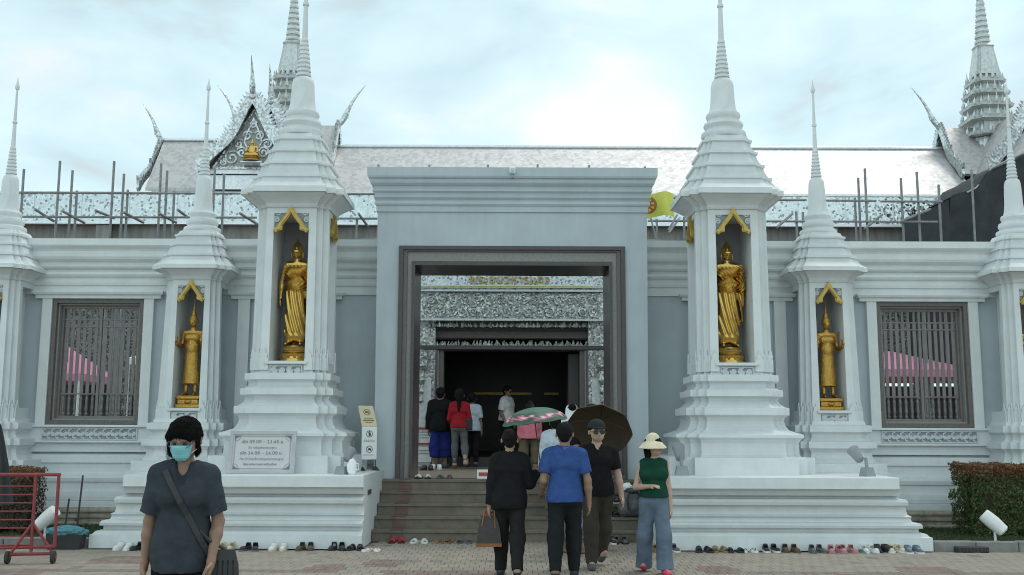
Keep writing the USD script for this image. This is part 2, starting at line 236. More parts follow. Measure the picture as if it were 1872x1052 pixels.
# outlines of the Thai lettering (64 units to the em)
THAI = {"open_am":[[[627,2,629,7,634,5,632,0]],[[589,7,589,34,594,34,595,8,599,4,605,4,610,8,612,34,617,34,617,0,613,0,612,3,605,0,597,0,592,2]],[[531,7,531,11,535,11,539,6,548,5,554,12,553,20,547,25,536,23,531,24,534,46,558,46,558,42,539,41,538,37,538,29,549,30,558,23,560,13,557,5,550,0,539,0]],[[487,10,487,14,505,46,510,46,494,15,508,15,509,28,514,28,515,15,521,14,520,10,515,9,514,0,509,0,508,9]],[[471,5,476,7,478,2,473,0]],[[432,0,432,4,445,5,444,40,434,34,433,34,433,38,443,46,450,46,451,5,461,4,461,0]],[[390,0,390,4,403,5,402,40,392,34,391,34,391,38,401,46,408,46,409,5,419,4,419,0]],[[335,22,354,22,354,18,335,18]],[[270,16,270,30,275,42,281,46,293,45,298,40,302,27,301,13,296,3,291,0,281,0,274,5],[276,31,278,9,283,5,289,5,293,8,296,17,296,29,291,40,283,41,279,38]],[[228,16,228,30,233,42,239,46,251,45,256,40,260,27,259,13,254,3,249,0,239,0,232,5],[234,31,236,9,241,5,247,5,251,8,254,17,254,29,249,40,241,41,237,38]],[[212,5,217,7,219,2,214,0]],[[172,28,172,36,181,46,191,46,195,44,200,37,201,30,199,23,184,0,178,0,188,17,179,19],[178,29,182,24,189,23,194,27,195,35,190,41,183,41,178,36]],[[128,16,128,30,133,42,139,46,151,45,156,40,160,27,159,13,154,3,149,0,139,0,132,5],[134,15,136,9,141,5,147,5,151,8,154,17,154,29,149,40,141,41,137,38,134,31]],[[71,11,71,22,76,32,80,34,93,34,99,30,101,25,101,0,96,0,95,25,92,29,81,29,77,23,77,10,80,5,88,3,87,0,76,1]],[[34,8,34,35,39,34,41,6,44,4,51,4,56,8,55,40,34,41,34,43,38,45,55,46,56,47,61,47,61,8,58,2,52,0,43,0,38,1]],[[16,34,21,34,22,4,26,3,25,0,20,0,16,3]]],"mid":[[[549,7,549,34,554,34,555,8,559,4,570,8,572,34,577,34,577,0,573,0,572,3,565,0,557,0]],[[518,29,521,34,533,34,537,30,538,0,533,0,532,27,528,30]],[[485,28,485,31,490,34,506,33,511,37,515,36,510,29,511,8,506,2,492,0,491,14,488,15,488,19,497,19,498,5,502,5,506,11,505,26,498,30]],[[486,-12,491,-4,499,-7,512,-3,512,-12,502,-10,498,-12,492,-9,490,-12]],[[449,0,449,34,454,34,455,10,460,4,470,6,472,34,477,34,475,3,469,0,461,0,454,3,453,0]],[[415,1,416,5,431,4,435,7,432,12,416,21,416,30,421,34,437,33,438,29,426,30,421,24,439,13,439,4,431,0]],[[384,1,385,5,400,4,404,7,401,12,385,21,385,30,390,34,406,33,407,29,395,30,390,24,408,13,408,4,400,0]],[[347,13,352,20,347,23,348,29,355,34,367,34,375,26,375,0,370,0,369,26,366,29,359,30,353,27,359,18,353,14,352,0,347,0]],[[324,29,339,26,340,22,328,22,324,25]],[[324,7,325,12,329,12,330,9,339,8,340,4,328,4]],[[294,3,310,4,314,7,311,12,295,21,295,30,300,34,316,33,317,29,305,30,300,24,318,13,318,4,310,-1,296,0]],[[256,0,250,34,255,34,260,12,266,33,271,34,279,12,283,34,288,34,282,0,277,0,269,23,261,0]],[[193,23,198,33,212,34,220,25,221,8,230,5,235,11,236,34,241,34,241,0,238,-7,230,-11,217,-9,217,-4,232,-5,235,2,222,0,217,3,214,25,208,30,199,27,205,21,200,14,200,5,204,3,205,0,196,0,194,13,198,20]],[[161,3,177,4,181,7,178,12,162,21,162,30,167,34,183,33,184,29,172,30,167,24,185,13,185,4,177,-1,163,0]],[[156,41,160,45,182,45,182,41]],[[126,28,126,32,130,34,144,34,150,29,153,13,147,1,133,0,132,14,128,15,128,19,138,19,139,4,142,4,147,11,145,27,139,31]],[[111,34,116,34,117,4,121,3,120,0,115,0,111,3]],[[52,22,55,30,61,34,78,32,82,25,82,0,77,0,76,25,73,29,62,29,58,23,58,10,61,5,69,3,68,0,55,3]],[[15,8,15,35,20,34,22,6,32,4,37,8,36,40,15,41,15,43,42,47,42,8,39,2,24,0]]],"open_pm":[[[627,5,632,7,634,2,629,0]],[[589,7,589,34,594,34,595,8,599,4,605,4,610,8,612,34,617,34,617,0,613,0,612,3,605,0,597,0,592,2]],[[529,16,529,30,534,42,540,46,552,45,559,36,561,27,560,13,555,3,550,0,540,0,533,5],[535,15,537,9,542,5,548,5,552,8,555,17,555,29,550,40,542,41,538,38,535,31]],[[487,16,487,30,492,42,498,46,510,45,515,40,519,27,518,13,513,3,508,0,498,0,491,5],[493,15,495,9,500,5,506,5,510,8,513,17,513,29,508,40,500,41,496,38,493,31]],[[471,2,473,7,478,5,476,0]],[[433,6,431,18,436,29,448,46,453,46,443,29,450,28,458,22,461,16,458,6,450,0,440,0],[437,9,442,5,449,5,454,11,453,19,448,23,441,22,437,18]],[[390,0,390,4,403,5,402,40,392,34,391,34,391,38,401,46,408,46,409,5,419,4,419,0]],[[335,18,335,22,354,22,354,18]],[[270,16,270,30,275,42,281,46,293,45,298,40,302,27,301,13,296,3,291,0,281,0,274,5],[276,31,278,9,283,5,289,5,293,8,296,17,296,29,291,40,283,41,279,38]],[[228,16,228,30,233,42,239,46,251,45,256,40,260,27,259,13,254,3,249,0,239,0,232,5],[234,15,236,9,241,5,247,5,251,8,254,17,254,29,249,40,241,41,237,38,234,31]],[[212,5,217,7,219,2,214,0]],[[170,10,170,14,188,46,193,46,177,15,191,15,192,28,197,28,198,15,204,14,203,10,198,9,197,0,192,0,191,9]],[[131,0,131,4,144,5,143,40,133,34,132,34,132,38,142,46,149,46,150,5,160,4,160,0]],[[71,11,71,22,76,32,80,34,93,34,99,30,101,25,101,0,96,0,95,25,92,29,81,29,77,23,77,10,80,5,88,3,87,0,76,1]],[[34,8,34,35,39,34,41,6,44,4,51,4,56,8,55,40,34,41,34,43,38,45,55,46,56,47,61,47,61,8,58,2,52,0,43,0,38,1]],[[16,34,21,34,22,4,26,3,25,0,20,0,16,3]]],"mid2":[[[814,7,814,34,819,34,820,8,824,4,835,8,837,34,842,34,842,0,838,0,837,3,830,0,822,0]],[[783,29,786,34,798,34,802,30,803,0,798,0,797,27,793,30]],[[750,28,750,31,755,34,771,33,776,37,780,36,775,29,776,8,771,2,757,0,756,14,753,15,753,19,762,19,763,5,767,5,771,11,770,26,763,30]],[[751,-12,756,-4,764,-7,777,-3,777,-12,768,-10,763,-12,760,-9]],[[714,0,714,34,719,34,720,10,725,4,735,6,737,34,742,34,740,3,734,0,726,0,719,3,718,0]],[[680,1,681,5,696,4,700,7,697,12,681,21,681,30,686,34,702,33,703,29,691,30,686,24,704,13,704,4,696,0]],[[649,1,650,5,665,4,669,7,666,12,650,21,650,30,655,34,671,33,672,29,660,30,655,24,673,13,673,4,665,0]],[[612,0,612,13,617,20,612,23,613,29,620,34,636,32,640,26,640,0,635,0,634,26,628,31,618,27,623,18,618,14,617,0]],[[589,25,590,30,594,30,595,27,604,26,605,22,593,22]],[[589,11,604,8,605,4,593,4,589,7]],[[559,1,560,5,575,4,579,7,576,12,560,21,560,30,565,34,581,33,582,29,570,30,565,24,583,13,583,4,575,0]],[[521,0,515,34,520,34,525,12,531,33,536,34,544,12,548,34,553,34,547,0,542,0,534,23,526,0]],[[458,23,463,33,477,34,485,25,486,8,495,5,500,11,501,34,506,34,506,0,503,-7,495,-11,482,-9,482,-4,497,-5,500,2,487,0,482,3,479,25,473,30,464,27,470,21,465,14,465,5,469,3,470,0,461,0,459,13,463,20]],[[426,1,427,5,442,4,446,7,443,12,427,21,427,30,432,34,448,33,449,29,437,30,432,24,450,13,450,4,442,0]],[[421,41,425,45,447,45,447,41]],[[391,28,391,32,395,34,409,34,415,29,418,13,412,1,398,0,397,14,393,15,393,19,403,19,404,4,407,4,412,11,410,27,404,31]],[[376,34,381,34,382,4,386,3,385,0,380,0,376,3]],[[336,7,336,34,341,34,342,8,346,4,357,8,359,34,364,34,364,0,360,0,359,3,352,0,344,0]],[[298,6,298,13,302,18,298,24,299,31,313,34,312,30,304,28,304,23,311,20,312,16,304,13,304,7,307,4,316,4,319,7,320,34,325,34,323,3,316,0,307,0]],[[303,45,303,50,308,54,324,54,324,51,308,48,309,44,313,46,317,44,324,46,321,40,308,40]],[[280,34,285,34,286,4,290,3,289,0,284,0,280,3]],[[246,3,262,4,266,7,263,12,247,21,247,30,252,34,268,33,269,29,257,30,252,24,270,13,270,4,262,-1,248,0]],[[206,24,212,34,233,34,237,28,237,0,232,0,229,30,221,27,216,30,212,25,213,7,216,4,223,3,223,0,215,0,209,3]],[[181,44,182,50,186,49,187,46,204,45,204,41,185,41]],[[173,1,174,4,185,4,192,12,189,26,183,30,173,29,173,33,191,32,197,20,193,3,186,0]],[[145,29,147,34,159,34,163,31,164,0,159,0,157,29]],[[127,47,136,50,140,47,140,43,136,39,131,39,127,42],[131,43,135,42,136,46,132,47]],[[110,0,110,34,113,34,115,30,121,34,133,33,138,25,138,0,133,0,132,25,127,31,117,26,115,0]],[[52,11,52,22,57,32,74,34,80,30,82,0,77,0,76,25,73,29,62,29,58,23,58,10,61,5,69,3,68,0,57,1]],[[15,8,15,35,20,34,22,6,32,4,37,8,36,40,15,41,15,43,42,47,42,8,39,2,24,0]]],"low":[[[695,6,695,13,699,18,695,24,696,31,710,34,709,30,701,28,701,23,708,20,709,16,701,13,701,7,704,4,713,4,716,7,717,34,722,34,720,3,713,0,704,0]],[[657,9,657,19,670,19,670,15,663,14,663,8,667,4,676,5,679,11,677,27,671,31,658,28,659,33,675,34,682,29,685,13,679,1,663,0]],[[625,1,626,5,641,4,645,7,642,12,626,21,626,30,631,34,647,33,648,29,636,30,631,24,649,13,649,4,641,0]],[[630,41,635,46,631,49,632,53,639,52,641,46,649,45,649,41]],[[589,34,594,34,596,6,606,4,610,8,611,34,616,34,616,8,612,1,598,0,591,3]],[[551,6,551,13,555,18,551,24,552,31,566,34,565,30,557,28,557,23,564,20,565,16,557,13,557,7,560,4,569,4,572,7,573,34,578,34,576,3,569,0,560,0]],[[518,3,534,4,538,7,535,12,519,21,519,30,524,34,540,33,541,29,529,30,524,24,542,13,542,4,534,-1,520,0]],[[513,43,534,46,535,50,540,50,540,41,513,41]],[[502,3,502,34,507,34,508,4,512,3,512,0,506,0]],[[461,0,455,34,460,34,465,12,471,33,476,34,484,12,488,34,493,34,487,0,482,0,474,23,466,0]],[[426,29,429,34,441,34,445,30,446,0,441,0,440,27,436,30]],[[389,0,396,19,392,23,393,29,400,34,416,32,420,26,420,0,415,0,414,26,408,31,398,27,405,21,399,14,398,2,395,0]],[[355,6,355,12,360,18,376,21,374,29,358,28,358,32,378,34,384,37,381,30,382,0,377,0,376,15,361,12,362,5,371,2,369,0,362,0]],[[376,-9,374,-4,381,-6,381,-16,377,-16]],[[319,6,319,13,323,18,319,24,320,31,334,34,333,30,325,28,325,23,332,20,333,16,325,13,325,7,328,4,337,4,340,7,341,34,346,34,344,3,337,0,328,0]],[[288,29,291,34,303,34,307,30,308,0,303,0,302,27,298,30]],[[254,0,254,13,259,20,254,23,255,29,262,34,278,32,282,26,282,0,277,0,276,26,270,31,260,27,265,18,260,14,259,0]],[[216,33,221,34,231,4,238,8,240,22,235,29,229,30,228,34,235,34,243,29,246,15,238,1,226,0]],[[205,54,210,54,210,41,205,41]],[[179,11,179,24,183,33,206,34,209,31,210,0,205,0,204,28,202,30,196,27,189,30,185,25,186,7,189,4,196,3,196,0,184,1]],[[162,4,162,34,167,34,168,5,172,3,173,0,166,0]],[[145,3,145,34,150,34,151,4,155,3,155,0,149,0]],[[103,11,103,22,108,32,125,34,131,30,133,0,128,0,127,25,124,29,113,29,109,23,109,10,112,5,120,3,119,0,108,1]],[[71,3,87,4,91,7,88,12,72,21,72,30,77,34,93,33,94,29,82,30,77,24,95,13,95,4,87,-1,73,0]],[[35,8,35,34,40,34,42,6,45,4,55,6,57,47,62,47,62,8,59,2,44,0]],[[11,48,15,52,32,52,32,48,20,47,23,5,28,2,27,0,18,1,16,44]]],"gold":[[[387,1,388,4,399,4,406,12,403,26,397,30,387,29,387,33,405,32,411,20,407,3,400,0]],[[361,41,366,46,362,49,363,53,370,52,372,46,380,45,380,41]],[[350,13,355,20,350,23,351,29,358,34,370,34,378,26,378,0,373,0,372,26,369,29,362,30,356,27,362,18,356,14,355,0,350,0]],[[333,4,333,34,338,34,339,5,343,3,344,0,337,0]],[[316,34,321,34,322,4,326,3,325,0,320,0,316,3]],[[282,3,298,4,302,7,299,12,283,21,283,30,288,34,304,33,305,29,293,30,288,24,306,13,306,4,298,-1,284,0]],[[253,29,256,34,268,34,272,30,273,0,268,0,267,27,263,30]],[[221,34,226,34,227,20,241,34,247,34,239,25,247,18,248,0,243,0,242,14,237,20,227,13,226,0,221,0]],[[186,2,198,4,205,12,202,26,196,30,186,29,186,33,204,32,210,20,206,3,199,-1,191,0]],[[182,41,186,45,208,45,208,41]],[[149,7,149,34,154,34,155,8,159,4,170,8,172,34,177,34,177,0,173,0,172,3,165,0,157,0]],[[111,6,111,13,115,18,111,24,112,31,126,34,125,30,117,28,117,23,124,20,125,16,117,13,117,7,120,4,129,4,132,7,133,34,138,34,136,3,129,0,120,0]],[[111,41,115,45,123,46,124,50,128,50,129,46,132,46,133,50,137,50,137,41]],[[87,25,87,29,92,30,93,27,102,26,103,22,91,22]],[[87,7,87,11,92,12,93,9,102,8,103,4,91,4]],[[57,1,58,5,73,4,77,7,74,12,58,21,58,30,63,34,79,33,80,29,68,30,63,24,81,13,81,4,73,0]],[[19,0,13,34,18,34,23,12,29,33,34,34,42,12,46,34,51,34,45,0,40,0,32,23,24,0]]]}
def lettering(key, width, depth=0.003):
    """Thai lettering in x-z facing -y, centred on x, base line at z=0, WIDTH metres wide."""
    ps = unary_union([Polygon(list(zip(g[0][::2], g[0][1::2])), [list(zip(h[::2], h[1::2])) for h in g[1:]]).buffer(0.01) for g in THAI[key]])
    x0, _, x1, _ = ps.bounds; s = width / (x1 - x0)
    return ext(affinity.affine_transform(ps, [s, 0, 0, s, -s * (x0 + x1) / 2, 0]), depth)
# ------------------------------------------------------------------ ground, pavement, steps, landing
g = obj('ground', box(-160, 160, -60, 260, -0.4, -0.014), 'ground_concrete', kind='structure')
pav = thing('pavement', None, None, (0, 0, 0)); tag(pav, 'patterned pavement of small beige, red and grey paving blocks', kind='structure')
RED = [(-1.75, -1.35, 12.6, 13.5), (-2.4, -1.95, 12.1, 12.85), (-1.45, -0.1, 11.2, 12.35), (2.2, 2.65, 12.1, 12.85), (1.3, 2.2, 11.0, 12.0), (3.65, 4.3, 11.0, 12.1), (4.6, 5.3, 12.35, 12.85), (-5.2, -4.2, 13.0, 13.8), (-4.0, -3.2, 11.2, 11.9), (0.3, 1.0, 11.0, 11.6), (5.4, 6.4, 11.3, 12.1), (-6.2, -5.3, 11.8, 12.4)]
def paver_kind(x, y):
    r = rng.random()
    if any(a <= x <= b and c <= y <= d for a, b, c, d in RED): return 'paver_red' if r < 0.86 else 'paver_grey'
    if 12.1 < y < 12.4 and (x < -2.3 or x > 2.5): return 'paver_grey' if r < 0.8 else 'paver_red'
    if 13.1 < y < 13.35 and -1.4 < x < 1.4: return 'paver_grey' if r < 0.6 else 'paver_tan'
    return 'paver_beige' if r < 0.72 else 'paver_tan' if r < 0.98 else 'paver_grey'
def paver(x, y, w, d):
    c, t = 0.003, rng.uniform(-0.001, 0.001)
    return loft([rrect(x, x + w, y, y + d, -0.014 + 0.0), rrect(x, x + w, y, y + d, -0.004 + t), rrect(x + c, x + w - c, y + c, y + d - c, t)])
rest, near = {}, []
BW, BD = 0.125, 0.25
for j in range(26):
    y = 9.2 + j * BD
    for i in range(140):
        x = -8.75 + i * BW + (BW / 2 if j % 2 else 0)
        if y + BD > 14.6 and abs(x + BW / 2) > 1.98: continue
        k = paver_kind(x + BW / 2, y + BD / 2); m = paver(x + 0.0025, y + 0.0025, BW - 0.005, BD - 0.005)
        if 11.15 <= y and abs(x) < y * 0.5 and len(near) < 300: near.append((k, m))
        else: rest.setdefault(k, []).append(m)
for k, m in near: obj('paving_block', m, k, pav)
for k, ms in rest.items(): obj('paving_blocks', cat_(ms), k, pav, 'remaining paving blocks of one colour', kind='stuff')

st = thing('stone_steps', None, None, (0, 15.6, 0)); tag(st, 'five broad grey stone steps with dark red tiles at the left', kind='structure')
for k in range(5):
    z = 0.17 * (k + 1); d = 0.3 if k < 4 else 0.1
    nose = [(0, 0), (0.125, 0), (0.13, 0.018), (0.165, 0.018), (0.17, 0.012)]
    obj('step', mold(-2.04, 2.04, 0.3 * k, 0.3 * k + d + 0.35, [(z - 0.17 + a if a else (z - 0.17 if k == 0 else z - 0.17 - 0.02), o) for a, o in nose]), 'step_stone', st)
    for x0 in (-1.78, -0.02):
        if x0 > -1: continue
        obj('red_tile', box(x0, x0 + 0.2, 0.3 * k - 0.022, 0.3 * k + 0.28, z + 0.001, z + 0.005), 'step_red', st)
        obj('red_tile', box(x0, x0 + 0.2, 0.3 * k - 0.004, 0.3 * k + 0.01, z - 0.165, z - 0.045), 'step_red', st)
obj('landing', box(-2.4, 2.4, 17.08, 23.2, 0.2, 0.85), 'step_stone', kind='structure')
obj('courtyard', box(-14, 16, 18.6, 26.6, -0.3, 0.3), 'ground_concrete', kind='structure')

# ------------------------------------------------------------------ plinths beside the steps
def plinth(side, label):
    P = [(0, 0, 0), (.18, 0, 0), (.19, .03, .03), (.225, .055, .06), (.245, .13, .14), (.29, .13, .14), (.30, .07, .10), (.335, .055, .11), (.365, .075, .13), (.375, .17, .21), (.43, .18, .23), (.45, .14, .22), (.475, .20, .26), (.595, .20, .29), (.605, .13, .27), (.65, .11, .27), (.685, .13, .29), (.695, .23, .35), (.725, .245, .38), (.735, .17, .37), (.80, .13, .40), (.83, .055, .405), (.832, .05, .405), (.98, .05, .405), (.99, .06, .415)]
    t = thing('tower_plinth', label, 'plinth', (side * 3.9, 14.6, 0), group=None)
    rings, cap = [], []
    for z, f, e in P:
        xi, xo = 2.05, 5.79 - e
        r = rrect(xi, xo, f, 3.1, z) if side > 0 else rrect(-xo, -xi, f, 3.1, z)
        rings.append([(x - side * 3.9, y, zz) for x, y, zz in r])
    obj('base_moulding', loft(rings[:-2]), 'white_plaster', t); 
    obj('top_slab', loft([[(x, y, z + 0.001) for x, y, z in r] for r in rings[-3:]]), 'white_plaster', t)
    obj('side_recess', box(-side * 1.86 - 0.004, -side * 1.86 + 0.004, 0.55, 0.9, 0.84, 0.90) if 0 else box(-side * 1.85 - 0.01, -side * 1.85 + 0.01, 0.5, 0.85, 0.70, 0.77), 'granite_dark', t)
    return t
plinth(-1, 'white moulded plinth left of the steps, under the tower with the opening hours board')
plinth(1, 'white moulded plinth right of the steps, under the right tall spire tower')

# ------------------------------------------------------------------ carved ornament
def spiral(cx, cz, r, turns=1.6, s=1, a0=0.0, n=26):
    return [(cx + s * r * (1 - 0.8 * t) * math.cos(a0 + t * turns * 2 * PI), cz + r * (1 - 0.8 * t) * math.sin(a0 + t * turns * 2 * PI)) for t in np.linspace(0, 1, n)]
def scrolls(x0, x1, z0, z1, n, w=0.009):
    h = z1 - z0; L = []
    for i in range(n):
        cx = x0 + (i + 0.5) * (x1 - x0) / n; up = 1 if i % 2 else -1; r = min(h * 0.36, (x1 - x0) / n * 0.45)
        L.append(LineString(spiral(cx, (z0 + z1) / 2 + up * h * 0.03, r, 1.5, up, PI)))
        L.append(LineString([(cx - r, (z0 + z1) / 2), (cx - r * 0.6, (z0 + z1) / 2 - up * h * 0.34), (cx + r * 0.5, (z0 + z1) / 2 - up * h * 0.42)]))
    return unary_union([l.buffer(w, quad_segs=2) for l in L]).intersection(sbox(x0, z0, x1, z1)).simplify(0.002)
def carved_panel(parent, x0, x1, z0, z1, y, n, name='carved_panel'):
    p = obj(name, box(x0, x1, y - 0.004, y + 0.03, z0, z1), 'carved_ground', parent)
    fr = sbox(x0, z0, x1, z1).difference(sbox(x0 + 0.015, z0 + 0.015, x1 - 0.015, z1 - 0.015))
    obj('scrollwork', T(ext(unary_union([scrolls(x0 + 0.01, x1 - 0.01, z0 + 0.01, z1 - 0.01, n, 0.014), fr]), 0.014), (0, y - 0.004, 0)), 'carved_plaster', p)
def ogee(w, h, n=9):
    r = [(0.0, h), (0.10 * w, h * 0.83), (0.30 * w, h * 0.60), (0.55 * w, h * 0.36), (0.66 * w, h * 0.22), (0.60 * w, h * 0.12), (0.80 * w, h * 0.10), (0.93 * w, 0.0)]
    return r
def niche_arch(parent, w, h, z, y, xax=True, th=0.032):
    """Gold pointed arch with curled feet, filigree in the corners above it; y = front plane."""
    half = ogee(w, h); left = [(-x, b) for x, b in half]
    line = unary_union([LineString(half).buffer(th, quad_segs=3, cap_style='flat'), LineString(left).buffer(th, quad_segs=3, cap_style='flat'), Point(0.66 * w, 0.17 * h).buffer(th * 1.5), Point(-0.66 * w, 0.17 * h).buffer(th * 1.5), Polygon([(-th, h - th), (th, h - th), (0, h + th * 1.6)])]).simplify(0.003)
    a = T(ext(line, 0.06), (0, y + 0.03, z)); b = T(ext(line.buffer(-th * 0.55), 0.02), (0, y - 0.029, z))
    inner = Polygon(half + left[::-1] + [(-w, -0.2), (w, -0.2)]).buffer(0)
    sp = sbox(-w, 0, w, h + 0.06).difference(Polygon(half + left[::-1][:-1]).buffer(0)).difference(sbox(-w, -1, w, 0))
    dec = []
    for s in (-1, 1):
        for cx, cz, r in ((0.80, 0.84, 0.16), (0.50, 0.92, 0.10), (0.86, 0.52, 0.12)):
            dec.append(LineString(spiral(s * cx * w, cz * h, r * h * 1.15, 1.4, s)).buffer(0.011, quad_segs=2))
    relief = unary_union(dec + [sp.boundary.buffer(0.010, quad_segs=1)]).intersection(sp).simplify(0.002)
    return cat_([a, b]), T(ext(sp, 0.03), (0, y + 0.05, z)), T(ext(relief, 0.014), (0, y + 0.021, z))
def leaf_blade(w, h, d=0.03):
    return ext(Polygon([(-w / 2, 0), (-w / 2, h * 0.5), (-w * 0.32, h * 0.58), (-w * 0.36, h * 0.72), (-w * 0.12, h * 0.8), (0.02 * w, h), (w * 0.14, h * 0.78), (w * 0.36, h * 0.7), (w * 0.3, h * 0.58), (w / 2, h * 0.5), (w / 2, 0)]), d)

# ------------------------------------------------------------------ towers and pillars crowned with spires
def spire_shrine(name, label, category, loc, P, group):
    t = thing(name, label, category, loc, group=group)
    w, z0, z1 = P['shaft']; nw, nz, nd = P['niche']; ah, az = P['arch']
    obj('moulded_base', loft([redent(a, z) for z, a in P['base']]), 'white_plaster', t)
    M = mani(loft([redent(w * P.get('batter', 1.0), z0), redent(w, z1)]))
    M -= mani(box(-nw, nw, -w - 0.2, -w + nd, nz, az + ah * 0.8))
    for s in (-1, 1): M -= mani(T(box(-nw, nw, -w - 0.2, -w + 0.14, nz, az + ah * 0.8), rz=s * PI / 2))
    obj('shaft', unmani(M), 'white_plaster', t)
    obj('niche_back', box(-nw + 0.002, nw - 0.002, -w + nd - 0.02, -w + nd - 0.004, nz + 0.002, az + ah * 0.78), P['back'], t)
    for nm, rz in (('niche_arch', 0), ('niche_arch', PI / 2), ('niche_arch', -PI / 2)):
        if rz and not P.get('sides', True): continue
        a, b, c = niche_arch(t, nw, ah, az, -w)
        p = obj('niche_arch', T(a, rz=rz), 'gold_paint', t, 'gilded pointed arch' )
        q = obj('filigree_panel', T(b, rz=rz), 'carved_ground', t); obj('scrollwork', T(c, rz=rz), 'carved_plaster', q)
    wl = lambda z: w * (P['batter'] + (1 - P['batter']) * (z - z0) / (z1 - z0)); wf = wl(nz - .2)
    obj('niche_sill', cbox(-nw - 0.05, nw + 0.05, -wf - 0.05, -w + 0.1, nz - 0.05, nz - 0.001, 0.008), 'white_plaster', t)
    carved_panel(t, -nw * 0.9, nw * 0.9, nz - 0.21, nz - 0.07, -wf - 0.004, 4)
    s = 0.15 * wf; w = wl(z0)
    for rz in (0, PI / 2, -PI / 2):
        for sx in (-1, 1):
            for k, (xx, yy) in enumerate(((nw + (w - 2 * s - nw) / 2, -w), (w - 1.5 * s, -w + s), (w - 0.5 * s, -w + 2 * s))):
                obj('leaf_ornament', T(leaf_blade((w - 2 * s - nw) * 0.98 if k == 0 else s * 1.02, P['leaf'], 0.022), (sx * xx, yy - 0.001, z0 + 0.004), rz=0).apply_transform(trimesh.transformations.rotation_matrix(rz, (0, 0, 1))), 'white_plaster', t)
    obj('capital', loft([redent(a, z) for z, a in P['cap']]), 'white_plaster', t)
    obj('tiered_roof', loft([redent(a, z) for z, a in P['roof']]), 'white_plaster', t)
    b = obj('bell_dome', lathe(P['bell'], 28), 'white_plaster', t, smooth=40)
    obj('spire', lathe(P['spire'], 16), 'white_plaster', t, smooth=40)
    return t
def rings_between(za, ra, zb, rb, n):
    out = []
    for k in range(n):
        f0, f1 = k / n, (k + 1) / n; r = ra + (rb - ra) * f0; zz = za + (zb - za) * f0; dz = (zb - za) / n
        out += [(zz, r * 0.84), (zz + dz * 0.15, r), (zz + dz * 0.6, r * 0.98), (zz + dz * 0.8, r * 0.82)]
    return out
TOWER = dict(
    base=[(.985, 1.08), (1.235, 1.08), (1.245, .915), (1.275, .89), (1.45, .885), (1.495, .91), (1.53, .955), (1.572, .955), (1.60, .87), (1.64, .765), (1.70, .725), (1.78, .705), (1.83, .72), (1.865, .78), (1.97, .78), (1.98, .73), (2.03, .665), (2.08, .635), (2.12, .65), (2.145, .705), (2.24, .705), (2.25, .65), (2.29, .60), (2.34, .605), (2.375, .655), (2.47, .655), (2.48, .575), (2.52, .565)],
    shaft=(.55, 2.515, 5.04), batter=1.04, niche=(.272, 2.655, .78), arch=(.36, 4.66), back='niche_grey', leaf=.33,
    cap=[(5.035, .57), (5.055, .585), (5.07, .565), (5.10, .575), (5.125, .60), (5.17, .66), (5.22, .745), (5.24, .775)],
    roof=[(5.242, .80), (5.33, .80), (5.345, .775), (5.42, .69), (5.50, .635), (5.515, .655), (5.56, .655), (5.57, .60), (5.66, .555), (5.73, .535), (5.745, .56), (5.785, .56), (5.795, .505), (5.88, .465), (5.955, .445), (5.97, .47), (6.01, .47), (6.02, .42), (6.10, .385), (6.17, .37), (6.185, .395), (6.225, .395), (6.235, .35), (6.30, .325)],
    bell=[(6.295, .30), (6.31, .345), (6.35, .365), (6.40, .355), (6.42, .30), (6.46, .285), (6.48, .30), (6.52, .32), (6.56, .31), (6.58, .265), (6.62, .25), (6.64, .262), (6.68, .278), (6.72, .268), (6.735, .235), (6.80, .215), (6.88, .20), (7.05, .188), (7.20, .182), (7.27, .165), (7.31, .13), (7.33, .09)],
    spire=[(7.325, .09)] + rings_between(7.33, .125, 8.0, .055, 9) + [(8.0, .048), (8.55, .036), (8.56, .052), (8.60, .052), (8.61, .034), (9.6, .018), (9.7, .03), (9.78, .016), (9.95, .002)])
PILLAR = dict(
    base=[(0, .95), (.3, .95), (.31, .9), (.5, .9), (.52, .82), (.72, .8), (.74, .86), (.97, .86), (.98, .80), (1.12, .80), (1.125, .66), (1.2, .62), (1.3, .60), (1.34, .64), (1.36, .68), (1.46, .68), (1.48, .60), (1.54, .56), (1.58, .565), (1.62, .62), (1.72, .62), (1.735, .54), (1.79, .53)],
    shaft=(.44, 1.785, 4.07), batter=1.13, niche=(.222, 1.965, .62), arch=(.31, 3.72), back='niche_grey', leaf=.30, sides=False,
    cap=[(4.065, .455), (4.085, .47), (4.10, .455), (4.13, .47), (4.19, .54), (4.23, .61)],
    roof=[(4.232, .655), (4.30, .655), (4.315, .63), (4.38, .56), (4.46, .50), (4.47, .52), (4.51, .52), (4.52, .47), (4.59, .44), (4.645, .42), (4.655, .44), (4.69, .44), (4.70, .40), (4.77, .365), (4.815, .355), (4.825, .375), (4.86, .375), (4.87, .335), (4.93, .305)],
    bell=[(4.925, .28), (4.94, .30), (4.97, .31), (5.01, .30), (5.03, .255), (5.05, .245), (5.07, .26), (5.11, .268), (5.15, .255), (5.165, .215), (5.19, .205), (5.21, .215), (5.25, .225), (5.28, .21), (5.295, .175), (5.36, .158), (5.5, .145), (5.7, .138), (5.84, .130), (5.90, .112), (5.94, .07)],
    spire=[(5.935, .07)] + rings_between(5.94, .092, 6.44, .045, 8) + [(6.44, .038), (6.84, .028), (6.85, .04), (6.88, .04), (6.89, .027), (7.44, .016), (7.46, .034), (7.50, .04), (7.55, .025), (7.60, .012), (7.68, .002)])
TX, TY = 3.42, 16.36
towerL = spire_shrine('spire_tower', 'tall white spire tower left of the doorway, opening hours board at its foot', 'tower', (-TX, TY, 0), TOWER, 'tall spire towers flanking the doorway')
towerR = dup(towerL, (TX, TY, 0), 0, 'tall white spire tower right of the doorway, beside the yellow flag')
